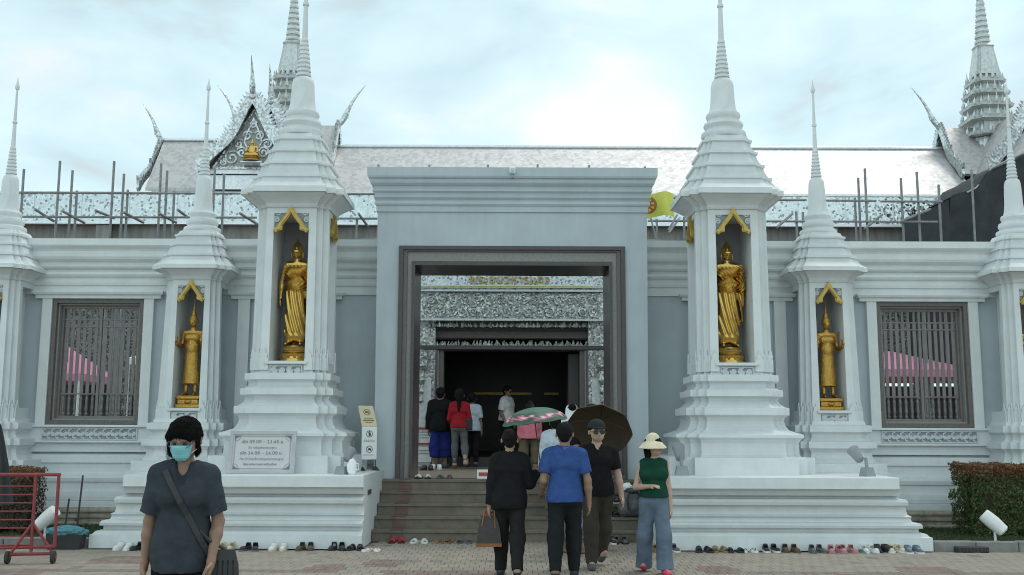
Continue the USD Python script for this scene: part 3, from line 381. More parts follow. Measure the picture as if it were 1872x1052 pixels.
pil = spire_shrine('spire_pillar', 'small white spire pillar between the left window and the left tower', 'pillar', (-5.28, 17.4, 0), PILLAR, 'small spire pillars along the wall')
dup(pil, (5.21, 17.4, 0), 0, 'small white spire pillar between the right tower and the right window')
dup(pil, (-8.6, 17.4, 0), 0, 'small white spire pillar cut by the left edge, behind the folded parasol')
dup(pil, (8.57, 17.4, 0), 0, 'small white spire pillar cut by the right edge, before the black netting')

# ------------------------------------------------------------------ boundary walls with barred windows
CORN = [(3.90, .0), (3.905, .03), (4.05, .03), (4.055, .05), (4.10, .062), (4.145, .05), (4.15, .03), (4.18, .03), (4.20, .06), (4.235, .082), (4.28, .075), (4.29, .05), (4.32, .05), (4.335, .09), (4.365, .115), (4.395, .10), (4.40, .075), (4.44, .075), (4.455, .10), (4.49, .145), (4.53, .165), (4.62, .165), (4.625, .14), (4.66, .16), (4.70, .205), (4.72, .22), (4.83, .22)]
BASE_ = [(.355, .25), (.44, .25), (.45, .2), (.47, .215), (.52, .22), (.60, .2), (.61, .15), (.75, .15), (.76, .17), (.82, .185), (.87, .175), (.88, .1), (1.05, .1), (1.07, .13), (1.20, .13), (1.215, .05), (1.24, .02), (1.245, .0)]
def window(parent, cx, hw, label):
    """Stone-framed barred window: hw = half width of the white surround; its wall's front is y=0."""
    fi = hw - 0.165; z0, z1 = 1.69, 3.82
    sur = [mold(cx - hw, cx - fi, -.0, .1, [(z0, .075), (z1, .075)]), mold(cx + fi, cx + hw, 0, .1, [(z0, .075), (z1, .075)]),
           mold(cx - hw - .03, cx + hw + .03, 0, .1, [(z1, .09), (z1 + .06, .09), (z1 + .065, .12), (z1 + .10, .14), (z1 + .125, .14)], 1, 1),
           mold(cx - hw - .05, cx + hw + .05, 0, .1, [(1.245, .10), (1.40, .10)], 0, 0), mold(cx - hw - .10, cx + hw + .10, 0, .1, [(1.40, .16), (1.425, .16), (1.43, .11), (1.65, .10), (1.655, .14), (1.69, .14)], 0, 0)]
    W = obj('window', cat_(sur), 'white_plaster', parent, label)
    carved = scrolls(cx - fi, cx + fi, 1.455, 1.63, 22, 0.0105)
    obj('carved_strip', box(cx - fi - .02, cx + fi + .02, -.113, -.095, 1.445, 1.64), 'carved_ground', W)
    fr = sbox(cx - fi - .02, 1.445, cx + fi + .02, 1.64).difference(sbox(cx - fi, 1.46, cx + fi, 1.625))
    obj('scrollwork', T(ext(unary_union([carved, fr]), .012), (0, -.113, 0)), 'carved_plaster', W)
    def uframe(a, b, y0, y1, zt, zb, m, nm):
        obj(nm, cat_([box(cx - a, cx - b, y0, y1, zb, zt), box(cx + b, cx + a, y0, y1, zb, zt), box(cx - b, cx + b, y0, y1, zt - (a - b), zt), box(cx - b, cx + b, y0, y1, zb, zb + (a - b))]), m, W)
    uframe(fi - .002, fi - .075, -.045, .34, z1 - .003, z0 + .003, 'granite', 'frame')
    uframe(fi - .077, fi - .105, .02, .30, z1 - .078, z0 + .078, 'granite_light', 'frame_bead')
    uframe(fi - .107, fi - .15, .10, .16, z1 - .108, z0 + .108, 'window_metal', 'grille_frame')
    a = fi - .152; zb, zt = z0 + .152, z1 - .152
    obj('mullion', box(cx - .022, cx + .022, .105, .155, zb, zt), 'window_metal', W)
    for s in (-1, 1):
        for zz in (zb + .36, zt - .20, zt - .32): obj('rail', box(cx + s * .024 if s > 0 else cx - a, cx + a if s > 0 else cx - .024, .118, .142, zz, zz + .022), 'window_metal', W)
        n = max(3, round((a - .03) / .105))
        for k in range(n):
            x = cx + s * (.03 + (k + .5) * (a - .03) / n)
            if zt - zb < 1: continue
            obj('bar', box(x - .029, x + .029, .124, .136, zb + .384, zt - .325), 'window_metal', W)
            obj('baluster', lathe([(zb, .02), (zb + .03, .03), (zb + .06, .018), (zb + .12, .028), (zb + .2, .022), (zb + .28, .028), (zb + .33, .018), (zb + .358, .028)], 8, x, .13), 'window_metal', W)
            obj('top_plate', cat_([box(x - .03, x + .03, .124, .136, zt - .295, zt - .202), box(x - .018, x + .018, .124, .136, zt - .178, zt)]), 'window_metal', W)
def temple_wall(side, label):
    a, b = sorted((side * 2.26, side * 11.4)); cx = (a + b) / 2
    t = thing('temple_wall', label, 'wall', (cx, 17.6, 0)); a -= cx; b -= cx
    M = mani(box(a, b, 0, .42, 1.24, 4.81)); ws = [((6.97 if side > 0 else -7.03) - cx, .945), (side * 3.83 - cx, .82)]
    for wx, hw in ws[:1]: M -= mani(box(wx - hw + .165, wx + hw - .165, -.3, .7, 1.69, 3.82))
    obj('wall_body', unmani(M), 'wall_plaster', t)
    obj('cornice', mold(a, b, -.001, .46, CORN), 'white_plaster', t)
    obj('base_moulding', mold(a, b, -.001, .42, BASE_), 'white_plaster', t)
    obj('weathered_footing', mold(a, b, -.002, .42, [(-.05, .30), (.11, .30), (.13, .262), (.17, .262), (.19, .285), (.235, .285), (.24, .235), (.27, .235), (.275, .262), (.30, .27), (.345, .26), (.354, .25)]), 'stained_plaster', t)
    window(t, *ws[0], 'barred window in a grey stone frame')
    wx, hw = ws[1]
    for s in (-1, 1): obj('pilaster', mold(*sorted((wx + s * hw, wx + s * (hw - .2))), 0, .05, [(1.25, .075), (3.82, .075)]), 'white_plaster', t)
    obj('bay_lintel', mold(wx - hw - .03, wx + hw + .03, 0, .05, [(3.82, .09), (3.88, .09), (3.885, .12), (3.92, .14), (3.945, .14)], 1, 1), 'white_plaster', t)
temple_wall(-1, 'pale grey wall with a barred window left of the doorway, above the red barrier')
temple_wall(1, 'pale grey wall with a barred window right of the doorway, above the trimmed hedge')

# ------------------------------------------------------------------ the gate
gt = thing('gateway', 'large pale grey gate block with a dark stone framed doorway above the steps', 'gate', (0, 17.0, 0))
OP, OT = 1.605, 4.33
M = mani(loft([rrect(-2.215, 2.215, 0, 1.2, .6), rrect(-2.245, 2.245, 0, 1.2, 5.24)])) - mani(box(-1.875, 1.875, -1, 2, .3, 4.655))
obj('gate_body', unmani(M), 'wall_plaster', gt)
GC = [(5.225, .0), (5.23, .02), (5.325, .02), (5.33, .03), (5.36, .05), (5.40, .045), (5.405, .025), (5.43, .03), (5.465, .065), (5.495, .07), (5.505, .045), (5.54, .05), (5.57, .085), (5.60, .085), (5.61, .06), (5.655, .065), (5.665, .085), (5.70, .12), (5.75, .135), (5.77, .125), (5.78, .15), (5.81, .165), (5.955, .17)]
obj('gate_cornice', mold(-2.245, 2.245, -.001, 1.3, GC, 1, 1), 'wall_plaster', gt)
def uf(a0, a1, t0, t1, y0, y1, m, nm):
    obj(nm, cat_([box(-a0, -a1, y0, y1, .852, t0), box(a1, a0, y0, y1, .852, t0), box(-a1, a1, y0, y1, t1, t0)]), m, gt)
uf(1.872, 1.80, 4.652, 4.59, -.035, 1.19, 'granite_dark', 'door_frame')
uf(1.798, 1.735, 4.588, 4.56, .0, 1.18, 'granite', 'door_frame')
uf(1.733, 1.66, 4.558, 4.40, .035, 1.17, 'granite_light', 'frame_band')
uf(1.658, OP, 4.398, OT, -.01, 1.16, 'granite_dark', 'door_jamb')
fl = thing('floodlight', 'small white floodlight at the middle of the gate cornice', 'floodlight', (0.0, 16.86, 5.87))
obj('lamp_body', cbox(-.05, .05, -.10, .02, -.03, .08, .015), 'lamp_white', fl); obj('bracket', box(-.02, .02, -.02, .03, -.10, -.028), 'lamp_grey', fl); obj('lens', T(lathe([(0, .035), (.012, .03)], 12), (0, -.101, .025), rx=PI / 2), 'lamp_glass', fl)
# ------------------------------------------------------------------ a point on the photograph's ray at depth y, as (x, z)
def at(px, py, Y):
    u, v = (px - 936) / 1900, (526 - py) / 1900
    t = Y / (math.cos(PITCH) - v * math.sin(PITCH)); return u * t, 1.6 + t * (math.sin(PITCH) + v * math.cos(PITCH))

# ------------------------------------------------------------------ long hall with the silver roof
hall = thing('long_hall', 'long silver roofed hall with a mirror tiled parapet behind the wall', 'hall', (3.0, 31, 0))
def hp(name, m, mt, **k): return obj(name, T(m, (-3.0, -31, 0)), mt, hall, **k)
for x0, x1 in ((-15, -3.4), (3.4, 19)):
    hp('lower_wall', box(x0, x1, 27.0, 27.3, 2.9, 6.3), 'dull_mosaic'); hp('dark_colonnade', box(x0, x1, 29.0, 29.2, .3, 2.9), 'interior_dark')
    for i in range(int((x1 - x0) / 2.3)): hp('column', cbox(x0 + .2 + 2.3 * i, x0 + .6 + 2.3 * i, 27.0, 27.35, .3, 2.9, .03), 'dull_mosaic')
hp('wall_band', box(-15, 19, 26.75, 27.0, 6.2, 6.93), 'grey_concrete')
for k in range(27):
    x = -14.9 + 1.24 * k
    hp('parapet_panel', box(x + .02, x + 1.22, 26.48, 26.56, 6.97, 7.70), 'mirror_panel')
hp('parapet_frame', cat_([box(-15, 18.7, 26.50, 26.7, 6.93, 7.73), box(-15, 18.7, 26.44, 26.72, 7.70, 7.76), box(-15, 18.7, 26.44, 26.6, 6.90, 6.97)]), 'silver_plain')
for k in range(12):
    hp('buttress', box(-13.5 + 2.7 * k, -13.15 + 2.7 * k, 26.5, 26.75, 6.25, 6.89), 'grey_concrete')
hp('terrace', box(-15, 19, 26.7, 29.2, 7.0, 7.3), 'grey_concrete')
def slope(x0, x1, y0, z0, y1, z1, x0b=None, x1b=None, th=.1):
    x0b = x0 if x0b is None else x0b; x1b = x1 if x1b is None else x1b
    return loft([[(x0, y0, z0 - th), (x1, y0, z0 - th), (x1b, y1, z1 - th), (x0b, y1, z1 - th)], [(x0, y0, z0), (x1, y0, z0), (x1b, y1, z1), (x0b, y1, z1)]])
hp('roof', cat_([slope(-5.4, 13.2, 28.9, 8.32, 31, 10.25), slope(-5.4, 13.2, 33.2, 8.2, 31, 10.25)]), 'roof_silver')
hp('roof', cat_([slope(-10.55, -8.0, 29.2, 8.52, 31, 10.42, -10.7), slope(-10.55, -8, 32.8, 8.4, 31, 10.42, -10.7)]), 'roof_silver')
hp('ridge_cap', cat_([cbox(-5.4, 13.2, 30.94, 31.06, 10.22, 10.31, .02), cbox(-10.75, -8, 30.94, 31.06, 10.40, 10.48, .02)]), 'silver_plain')
hp('eave_trim', cat_([box(-12.2, 13.4, 28.80, 28.92, 8.18, 8.29), box(-12.2, 13.4, 28.7, 28.9, 8.10, 8.175)]), 'silver_plain')
hp('clerestory', box(-12.0, 13.3, 29.1, 32.9, 7.3, 8.2), 'silver_mosaic_fine')
hp('sign_relief', box(-1.9, -1.2, 26.4, 26.47, 6.75, 6.9), 'silver_trim')
def horn(base, out, up, h, r0=.07, bend=.35):
    r0 *= 1.15
    """A slender upswept finial: base point, horizontal direction, height."""
    b, o = np.array(base, float), np.array(out, float); P, R = [], []
    for t in np.linspace(0, 1, 12):
        s = math.sin(t * PI * 1.15)
        P.append(b + o * (h * bend * (1.35 * t ** .8 - .30 * s * t)) + np.array([0, 0, 1]) * h * up * (t ** 1.25)); R.append(r0 * (1 - t) ** .9 * (1.2 if .25 < t < .4 else 1) + .008)
    m = tube(P, R, 6)
    beak = rod(P[4] + o * .02, P[4] + o * .06 - np.array([0, 0, .14]), .012, 5)
    return cat_([m, beak])
def barge(w, h, bw=.22, d=.07, wave=True):
    """One pair of gable boards in x-z, apex at (0,h), feet at (+-w,0), with flame teeth on the upper edge; extruded towards -y."""
    out = []
    for s in (-1, 1):
        n = 13; pts = []
        for i in range(n):
            t = i / (n - 1); sag = -.10 * math.sin(t * PI) + (.035 * math.sin(t * 3 * PI) if wave else 0)
            pts.append((s * w * t + s * sag * .7, h * (1 - t) + sag))
        L = LineString(pts); out.append(L.buffer(bw / 2, cap_style='flat', quad_segs=1))
        for i in range(22):
            a = L.interpolate((i + .5) / 22, normalized=True); q = L.interpolate((i + .55) / 22, normalized=True)
            tx, tz = q.x - a.x, q.y - a.y; ln = math.hypot(tx, tz); tx, tz = tx / ln, tz / ln; nx, nz = (-tz, tx) if tx * s < 0 else (tz, -tx)
            if nz < 0: nx, nz = -nx, -nz
            p = np.array([a.x, a.y]); nn, tt = np.array([nx, nz]), np.array([tx, tz])
            out.append(Polygon([p + nn * bw * .45 - tt * .05, p + nn * bw * .45 + tt * .05, p + nn * (bw * .5 + .13) - tt * .03]))
        for i, tq in enumerate((.5, .97)):
            a = L.interpolate(tq, normalized=True); x, z = a.x, a.y
            out.append(Polygon([(x - s * .02, z - .12), (x + s * .10, z - .20), (x + s * .16, z - .10), (x + s * .15, z + .05), (x + s * .22, z + .24), (x + s * .06, z + .10), (x - s * .04, z + .04)]))
    return ext(unary_union(out).buffer(.004).simplify(.006), d)
def gable_roof(w, h, y0, y1, z0, th=.06):
    """Two slopes with ridge along y."""
    M = []
    for s in (-1, 1):
        P = [[(s * w, y, z0), (0, y, z0 + h), (0, y, z0 + h - th * 2), (s * w * .96, y, z0 - th)] for y in (y0, y1)]
        M.append(loft(P if s < 0 else [p[::-1] for p in P]))
    return cat_(M)
def pediment(w, h, ):
    tri = Polygon([(-w, 0), (w, 0), (0, h)]); L = [tri.boundary.buffer(.035)]
    for cx, cz, r, s in ((-.52, .18, .2, 1), (.52, .18, .2, -1), (-.27, .27, .15, -1), (.27, .27, .15, 1), (-.36, .42, .13, 1), (.36, .42, .13, -1), (-.15, .56, .13, 1), (.15, .56, .13, -1), (-.72, .1, .10, 1), (.72, .1, .10, -1), (0, .75, .1, 1)):
        L.append(LineString(spiral(cx * w, cz * h, r * w, 1.5, s, .6)).buffer(.022, quad_segs=2))
    for s in (-1, 1): L.append(LineString([(s * .1 * w, .3 * h), (s * .22 * w, .45 * h), (s * .16 * w, .6 * h), (0, .86 * h)]).buffer(.02, quad_segs=1))
    return ext(tri, .06), ext(unary_union(L).intersection(tri.buffer(.02)).simplify(.005), .035)
def pavilion(name, label, loc):
    t = thing(name, label, 'pavilion', loc, group='silver spired pavilions on the hall roof')
    obj('body', cat_([loft([redent(1.35, 7.2), redent(1.3, 9.0)]), loft([redent(.9, 9.0), redent(.55, 10.5)])]), 'silver_plain', t)
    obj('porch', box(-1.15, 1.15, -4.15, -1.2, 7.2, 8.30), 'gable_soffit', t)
    obj('porch_cornice', cat_([box(-1.3, 1.3, -4.32, -4.0, 8.30, 8.42)] + [loft([rrect(-1.27 + .1 * i, -1.2 + .1 * i, -4.34, -4.28, 8.42), rrect(-1.24 + .1 * i, -1.23 + .1 * i, -4.32, -4.31, 8.52)]) for i in range(26)] + [box(-1.25, 1.25, -4.25, -4.0, 7.9, 8.28)]), 'silver_plain', t)
    for (w, h, yf, yb, z0, ph) in ((1.30, 1.93, -4.5, -2.0, 8.42, 1.45), (1.12, 1.80, -2.5, -.6, 9.05, 1.3)):
        obj('gable_roof', gable_roof(w, h, yf + .02, yb, z0), 'roof_silver', t)
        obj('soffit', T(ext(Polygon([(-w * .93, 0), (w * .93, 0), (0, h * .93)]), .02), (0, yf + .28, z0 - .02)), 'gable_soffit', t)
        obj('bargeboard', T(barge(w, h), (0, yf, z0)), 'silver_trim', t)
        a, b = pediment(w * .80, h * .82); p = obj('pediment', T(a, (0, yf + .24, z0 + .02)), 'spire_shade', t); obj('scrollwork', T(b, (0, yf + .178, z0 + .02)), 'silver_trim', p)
        obj('roof_finial', cat_([sph((0, yf - .04, z0 + h), (.10, .08, .12), 1), horn((0, yf - .02, z0 + h + .05), (0, -1, 0), 1, .95, .075, .25)]), 'silver_trim', t)
    for s in (-1, 1):
        rz = s * PI / 2
        obj('wing_roof', T(gable_roof(1.4, 1.8, -1.45, .1, 9.12), rz=rz), 'roof_silver', t)
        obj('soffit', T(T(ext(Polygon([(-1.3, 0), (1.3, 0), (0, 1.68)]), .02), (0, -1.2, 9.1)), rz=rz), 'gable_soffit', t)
        obj('bargeboard', T(T(barge(1.4, 1.8, .2), (0, -1.46, 9.12)), rz=rz), 'silver_trim', t)
        obj('roof_finial', T(cat_([sph((0, -1.48, 10.95), (.09, .1, .12), 1), horn((0, -1.45, 10.95), (0, -1, 0), 1, 1.25, .085, .45)]), rz=rz), 'silver_trim', t)
    for k, (z, w) in enumerate(((10.50, .74), (11.0, .69), (11.42, .64), (11.83, .58), (12.22, .50))):
        n, sp = 20, []
        for i in range(n):
            a = 2 * PI * i / n; r = w * (1.02 + .08 * abs(math.cos(2 * a)) ** 6); hh = .24 if i % 5 else .31
            sp.append(T(loft([circ(.045, 0, 4), circ(.052, .09, 4), circ(.02, .16, 4), circ(.004, hh, 4)]), (r * math.cos(a), r * math.sin(a), z + .14), rz=0))
        c = obj('spire_tier', cat_([loft([redent(w * .60, z - .22), redent(w * .62, z + .02), redent(w * .98, z + .06), redent(w * 1.02, z + .15), redent(w * .6, z + .16), redent(w * .52, z + .40)])]), 'spire_silver', t)
        obj('antefix_row', cat_(sp), 'spire_silver', c)
    obj('spire_bell', loft([redent(.37, 12.55), redent(.36, 12.7), redent(.30, 13.1), redent(.25, 13.45), redent(.28, 13.5), redent(.2, 13.6)]), 'spire_silver', t)
    obj('spire', lathe([(13.55, .2)] + rings_between(13.6, .235, 15.2, .10, 9) + [(15.2, .09), (17.5, .02), (17.6, .002)], 12), 'spire_silver', t, smooth=40)
    return t
pv = pavilion('spired_pavilion', 'silver spired pavilion with tiered gables on the roof behind the left tower', (-6.85, 31, 0))
dup(pv, (14.62, 31, 0), 0, 'silver spired pavilion at the right edge, rising above the black netting')
for (x, z, s) in ((-10.72, 10.42, -1),):
    hp('end_board', T(T(barge(1.75, 1.85, .16), (0, 0, 0)), (x, 31, 8.55), rz=0).apply_transform(trimesh.transformations.rotation_matrix(-PI / 2, (0, 0, 1), (x, 31, 0))), 'silver_trim')
    hp('roof_finial', horn((x, 31, z), (-1, 0, 0), 1, 1.15, .08, .40), 'silver_trim')
    hp('end_wall', T(ext(Polygon([(-1.6, 0), (1.6, 0), (0, 1.75)]), .06), (-10.45, 31, 8.5), rz=0).apply_transform(trimesh.transformations.rotation_matrix(-PI / 2, (0, 0, 1), (-10.45, 31, 0))), 'gable_soffit')

# ------------------------------------------------------------------ mirror-tiled porch seen through the doorway
pc = thing('hall_porch', 'mirror tiled inner porch with gold lettering seen through the doorway', 'porch', (0, 22.4, 0))
obj('upper_wall', box(-3.2, 3.2, 0, .5, 4.62, 5.75), 'silver_mosaic_fine', pc)
obj('ledge', cat_([box(-3.2, 3.2, -.05, .1, 4.70, 4.76), box(-1.95, 1.95, -.035, .09, 4.62, 4.655)]), 'silver_plain', pc)
obj('gold_line', box(-3.2, 3.2, -.056, -.051, 4.72, 4.735), 'gold_paint', pc)
M = mani(box(-3.2, 3.2, .06, .6, 4.02, 4.62)); obj('carved_frieze', unmani(M), 'silver_mosaic', pc)
rel = [scrolls(-1.9, 1.9, 4.06, 4.34, 16, .018), scrolls(-1.9, 1.9, 4.33, 4.6, 15, .016)]
obj('frieze_relief', T(ext(unary_union(rel), .04), (0, .065, 0)), 'silver_mosaic', pc)
for i, (z0, z1, y, m) in enumerate(((3.99, 4.03, .02, 'silver_plain'), (3.72, 3.985, .42, 'granite'))): obj('frieze_beam' if i == 0 else 'recess', box(-2.2, 2.2, y, .75, z0, z1), m, pc)
def shard_row(z, y, n, x0, x1, h):
    M = []
    for i in range(n):
        x = x0 + (i + rng.uniform(.2, .8)) * (x1 - x0) / n; w = rng.uniform(.03, .06)
        M.append(T(loft([circ(w, 0, 4), circ(w * .2, h * rng.uniform(.7, 1), 4)]), (x, y, z), rx=rng.uniform(-.2, .3), ry=rng.uniform(-.6, .6)))
    return cat_(M)
obj('mirror_fringe', shard_row(3.86, .12, 60, -1.8, 1.8, .13), 'silver_mosaic', pc)
obj('lintel_beam', cbox(-1.95, 1.95, .3, .6, 3.62, 3.80, .02), 'granite', pc)
obj('mirror_fringe', shard_row(3.44, .22, 60, -1.8, 1.8, .15), 'silver_mosaic', pc)
obj('lower_beam', cbox(-2.0, 2.0, .14, .6, 3.36, 3.46, .02), 'granite_dark', pc)
for s in (-1, 1):
    obj('pilaster', box(*sorted((s * 1.66, s * 3.2)), .16, .6, .85, 4.02), 'silver_mosaic', pc)
    obj('pier_panel', box(*sorted((s * 1.74, s * 2.25)), .145, .2, .86, 2.75), 'silver_plain', pc)
    obj('door_jamb', cat_([box(*sorted((s * 1.48, s * 1.66)), .2, .6, .85, 3.36), box(*sorted((s * 1.62, s * 1.655)), .15, .199, .86, 3.36)]), 'granite', pc)
    obj('jamb_strip', box(*sorted((s * 1.585, s * 1.615)), .17, .199, .86, 3.355), 'granite_light', pc)
    obj('hanging_ornament', cat_([lathe([(2.2, .01), (2.25, .05), (2.4, .03), (2.45, .07), (2.6, .05), (2.7, .10), (2.9, .07), (3.0, .14), (3.3, .16), (3.36, .05)], 10, s * 1.95, .08)]), 'silver_mosaic', pc)
obj('door_leaf', box(1.25, 1.47, .5, 1.3, 1.06, 3.3), 'granite_dark', pc)
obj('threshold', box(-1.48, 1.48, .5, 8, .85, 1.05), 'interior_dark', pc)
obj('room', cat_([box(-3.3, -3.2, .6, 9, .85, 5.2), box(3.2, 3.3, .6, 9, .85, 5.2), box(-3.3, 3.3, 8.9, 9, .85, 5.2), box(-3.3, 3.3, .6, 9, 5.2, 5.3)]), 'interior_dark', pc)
obj('gilded_rail', cat_([box(-1.05, .55, 6.5, 6.56, 2.62, 2.68), box(.9, 1.3, 6.5, 6.56, 2.62, 2.68)]), 'gold_paint', pc)
obj('ceiling_beam', cat_([box(-3.1, 3.1, 3.0, 3.3, 4.3, 4.5), box(-3.1, 3.1, 5.5, 5.8, 4.0, 4.2)]), 'granite_dark', pc)
obj('gold_lettering', T(lettering('gold', 1.75, .03), (-.05, -.008, 4.80)), 'gold_paint', pc)
obj('porch_roof', box(-3.3, 3.3, 0.02, 4.6, 5.752, 5.80), 'grey_concrete', pc)

# ------------------------------------------------------------------ scaffolding, netting, flag, canopies
def scaffold(label, poles, ledgers, braces, Y=21.2):
    t = thing('scaffold', label, 'scaffold', (0, Y, 0))
    for px, py in poles:
        k = rng.uniform(-.02, .02); dy = rng.choice([0, .35]); x, z = at(px, py, Y + dy)
        obj('pole', rod((x + k, dy, .3), (x, dy, z), .026), 'scaffold_steel', t)
    for p0, p1, py in ledgers:
        (x0, z), (x1, _) = at(p0, py, Y), at(p1, py, Y); obj('ledger', rod((x0, -.05, z), (x1, -.05, z), .024), 'scaffold_steel', t)
    for a, b, c, d in braces:
        (x0, z0), (x1, z1) = at(a, b, Y - .3), at(c, d, Y + .3); obj('brace', rod((x0, -.3, z0), (x1, .3, z1), .028), 'scaffold_steel', t)
scaffold('steel tube scaffold above the left wall, between the left pillars and the left tower', [(43, 313), (109, 298), (132, 315), (208, 298), (226, 321), (294, 302), (305, 315), (392, 312), (409, 320), (140, 352), (233, 350), (318, 352)],
    [(20, 470, 401), (20, 440, 357)], [(63, 386, 98, 408), (113, 389, 154, 411), (174, 388, 208, 402), (225, 391, 262, 410), (290, 393, 322, 410), (324, 386, 346, 402), (438, 392, 470, 412)])
rd = thing('gate_rods', 'row of six short steel rods rising above the gate cornice', 'rods', (0, 17.9, 5.95))
for px, py in ((691, 302), (784, 303), (891, 302), (982, 301), (1076, 302), (1178, 304)):
    x, z = at(px, py, 17.9); obj('rod', rod((x, 0, 0), (x, 0, z - 5.95), .022), 'scaffold_steel', rd)
scaffold('steel tube scaffold seen between the gate and the two towers', [(652, 402), (1200, 400), (1250, 396)], [(605, 690, 402), (605, 690, 357), (1183, 1262, 404), (1200, 1255, 362)], [(655, 392, 672, 415), (1222, 425, 1240, 400)])
scaffold('steel tube scaffold above the right wall, left of the black netting', [(1568, 323), (1580, 306), (1646, 323), (1675, 312), (1715, 335), (1455, 385), (1562, 360), (1467, 386)],
    [(1400, 1712, 404), (1508, 1600, 366), (1608, 1720, 367), (1410, 1470, 365)], [(1420, 414, 1448, 389), (1580, 416, 1612, 390), (1640, 405, 1700, 380)])
nt = thing('scaffold_netting', 'black netting draped over scaffolding at the right edge, below the spired pavilion', 'netting', (11.5, 21.8, 0))
top = [(9.35, 6.62), (9.6, 6.68), (9.95, 6.86), (10.35, 7.32), (11.0, 7.62), (11.6, 7.86), (12.6, 8.2), (14.0, 8.3)]
def netz(x): return np.interp(x, [a for a, _ in top], [b for _, b in top])
def sheet(nx, nz):
    V, Fc = [], []
    for i in range(nx):
        x = 9.35 + 4.6 * i / (nx - 1)
        for j in range(nz):
            t = j / (nz - 1); z = 3.0 + (netz(x) - 3.0) * min(t * 1.25, 1.0); y = max(0, t - .8) * 5 * 2.6
            n1 = meshkit.fbm(np.array([x * 1.3, z * .45, 2.0]), 4, 3); n2 = meshkit.fbm(np.array([x * 2.2 + 9, y, z * 2.0]), 3, 5)
            V.append((x - 11.5 + .05 * (n2 - .5), y + (n1 - .5) * .75, z + (n2 - .5) * (.25 if t > .7 else .05)))
    for i in range(nx - 1):
        for j in range(nz - 1):
            a = i * nz + j; Fc += [(a, a + nz, a + nz + 1), (a, a + nz + 1, a + 1)]
    return trimesh.Trimesh(np.array(V), np.array(Fc), process=False)
obj('net', sheet(60, 40), 'black_net', nt, smooth=True)
obj('net_side', T(loft([[(9.36, .05, 3.0), (9.37, .05, 6.6), (9.37, 2.6, 6.6), (9.36, 2.6, 3.0)], [(9.40, .05, 3.0), (9.41, .05, 6.6), (9.41, 2.6, 6.6), (9.40, 2.6, 3.0)]]), (-11.5, 0, 0)), 'black_net', nt)
obj('edge_rope', tube([(x - 11.5, -.02 + .1 * math.sin(x * 5), netz(x) - .03) for x in np.linspace(9.7, 13.9, 40)], .018, 5), 'net_edge', nt)
for x, z0, z1 in ((9.62, 3, 7.1), (11.45, 3, 6.9), (10.95, 6.6, 7.75)): obj('pole', rod((x - 11.5, -.5, z0), (x - 11.5 + .03, -.5, z1), .024), 'scaffold_steel', nt)
f = thing('flag', 'yellow flag with a brown wheel emblem beside the right of the gate', 'flag', (2.62, 18.9, 4.7))
def flag_y(x, z): return .05 * np.sin(x * 9 + z * 2.5) + .03 * np.sin(x * 17 + 1)
nx, nz = 30, 14; V, Fc = [], []
for i in range(nx):
    for j in range(nz):
        x = -.62 + 1.0 * i / (nx - 1); z = .86 + .44 * j / (nz - 1) + .03 * math.sin(x * 7) - .10 * max(0, x) * (1 - j / nz) * .6
        V.append((x, flag_y(x, z), z))
for i in range(nx - 1):
    for j in range(nz - 1): a = i * nz + j; Fc += [(a, a + nz, a + nz + 1), (a, a + nz + 1, a + 1)]
obj('cloth', trimesh.Trimesh(np.array(V), np.array(Fc), process=False), 'flag_yellow', f, smooth=True)
ring = []
for r0, r1 in ((.125, .165), (.045, .075)): ring.append(Point(-.10, 1.09).buffer(r1).difference(Point(-.10, 1.09).buffer(r0)))
for k in range(8): ring.append(LineString([(-.10, 1.09), (-.10 + .14 * math.cos(k * PI / 4), 1.09 + .14 * math.sin(k * PI / 4))]).buffer(.014))
e = trimesh.creation.extrude_polygon(unary_union(ring), .004, engine='earcut'); e = T(e, rx=PI / 2); v = np.array(e.vertices); v[:, 1] += flag_y(v[:, 0], v[:, 2]) - .006; e.vertices = v
obj('wheel_emblem', e, 'flag_wheel', f)
obj('pole', rod((.19, .03, -.2), (-.05, .02, .84), .016), 'lamp_grey', f)
obj('strut', rod((.28, .1, .62), (.50, .4, .98), .02), 'scaffold_steel', f)
def canopy(label, cx, Y, z0, z1, w, m):
    t = thing('market_canopy', label, 'canopy', (cx, Y, .3), group=None)
    v = [(-w, -w, z0), (w, -w, z0), (w, w, z0), (-w, w, z0)]
    obj('canopy_top', loft([[(a, b, z0 - .3) for a, b, _ in v], [(a, b, z0 + .15 - .3) for a, b, _ in v], [(a * .4, b * .4, z0 + (z1 - z0) * .7 - .3) for a, b, _ in v], [(a * .03, b * .03, z1 - .3) for a, b, _ in v]]), m, t)
    for a, b, _ in v: obj('leg', rod((a * .97, b * .97, 0), (a * .97, b * .97, z0 - .29), .03), 'lamp_white', t)
canopy('pink market canopy seen through the right barred window', 8.0, 22.0, 2.72, 3.32, 1.25, 'pink_cloth')
canopy('pink market canopy seen at the left of the left barred window', -9.75, 22.2, 2.6, 3.5, .95, 'pink_cloth')
canopy('white market canopy seen at the right of the left barred window', -7.55, 23.4, 3.02, 3.5, .8, 'white_cloth')
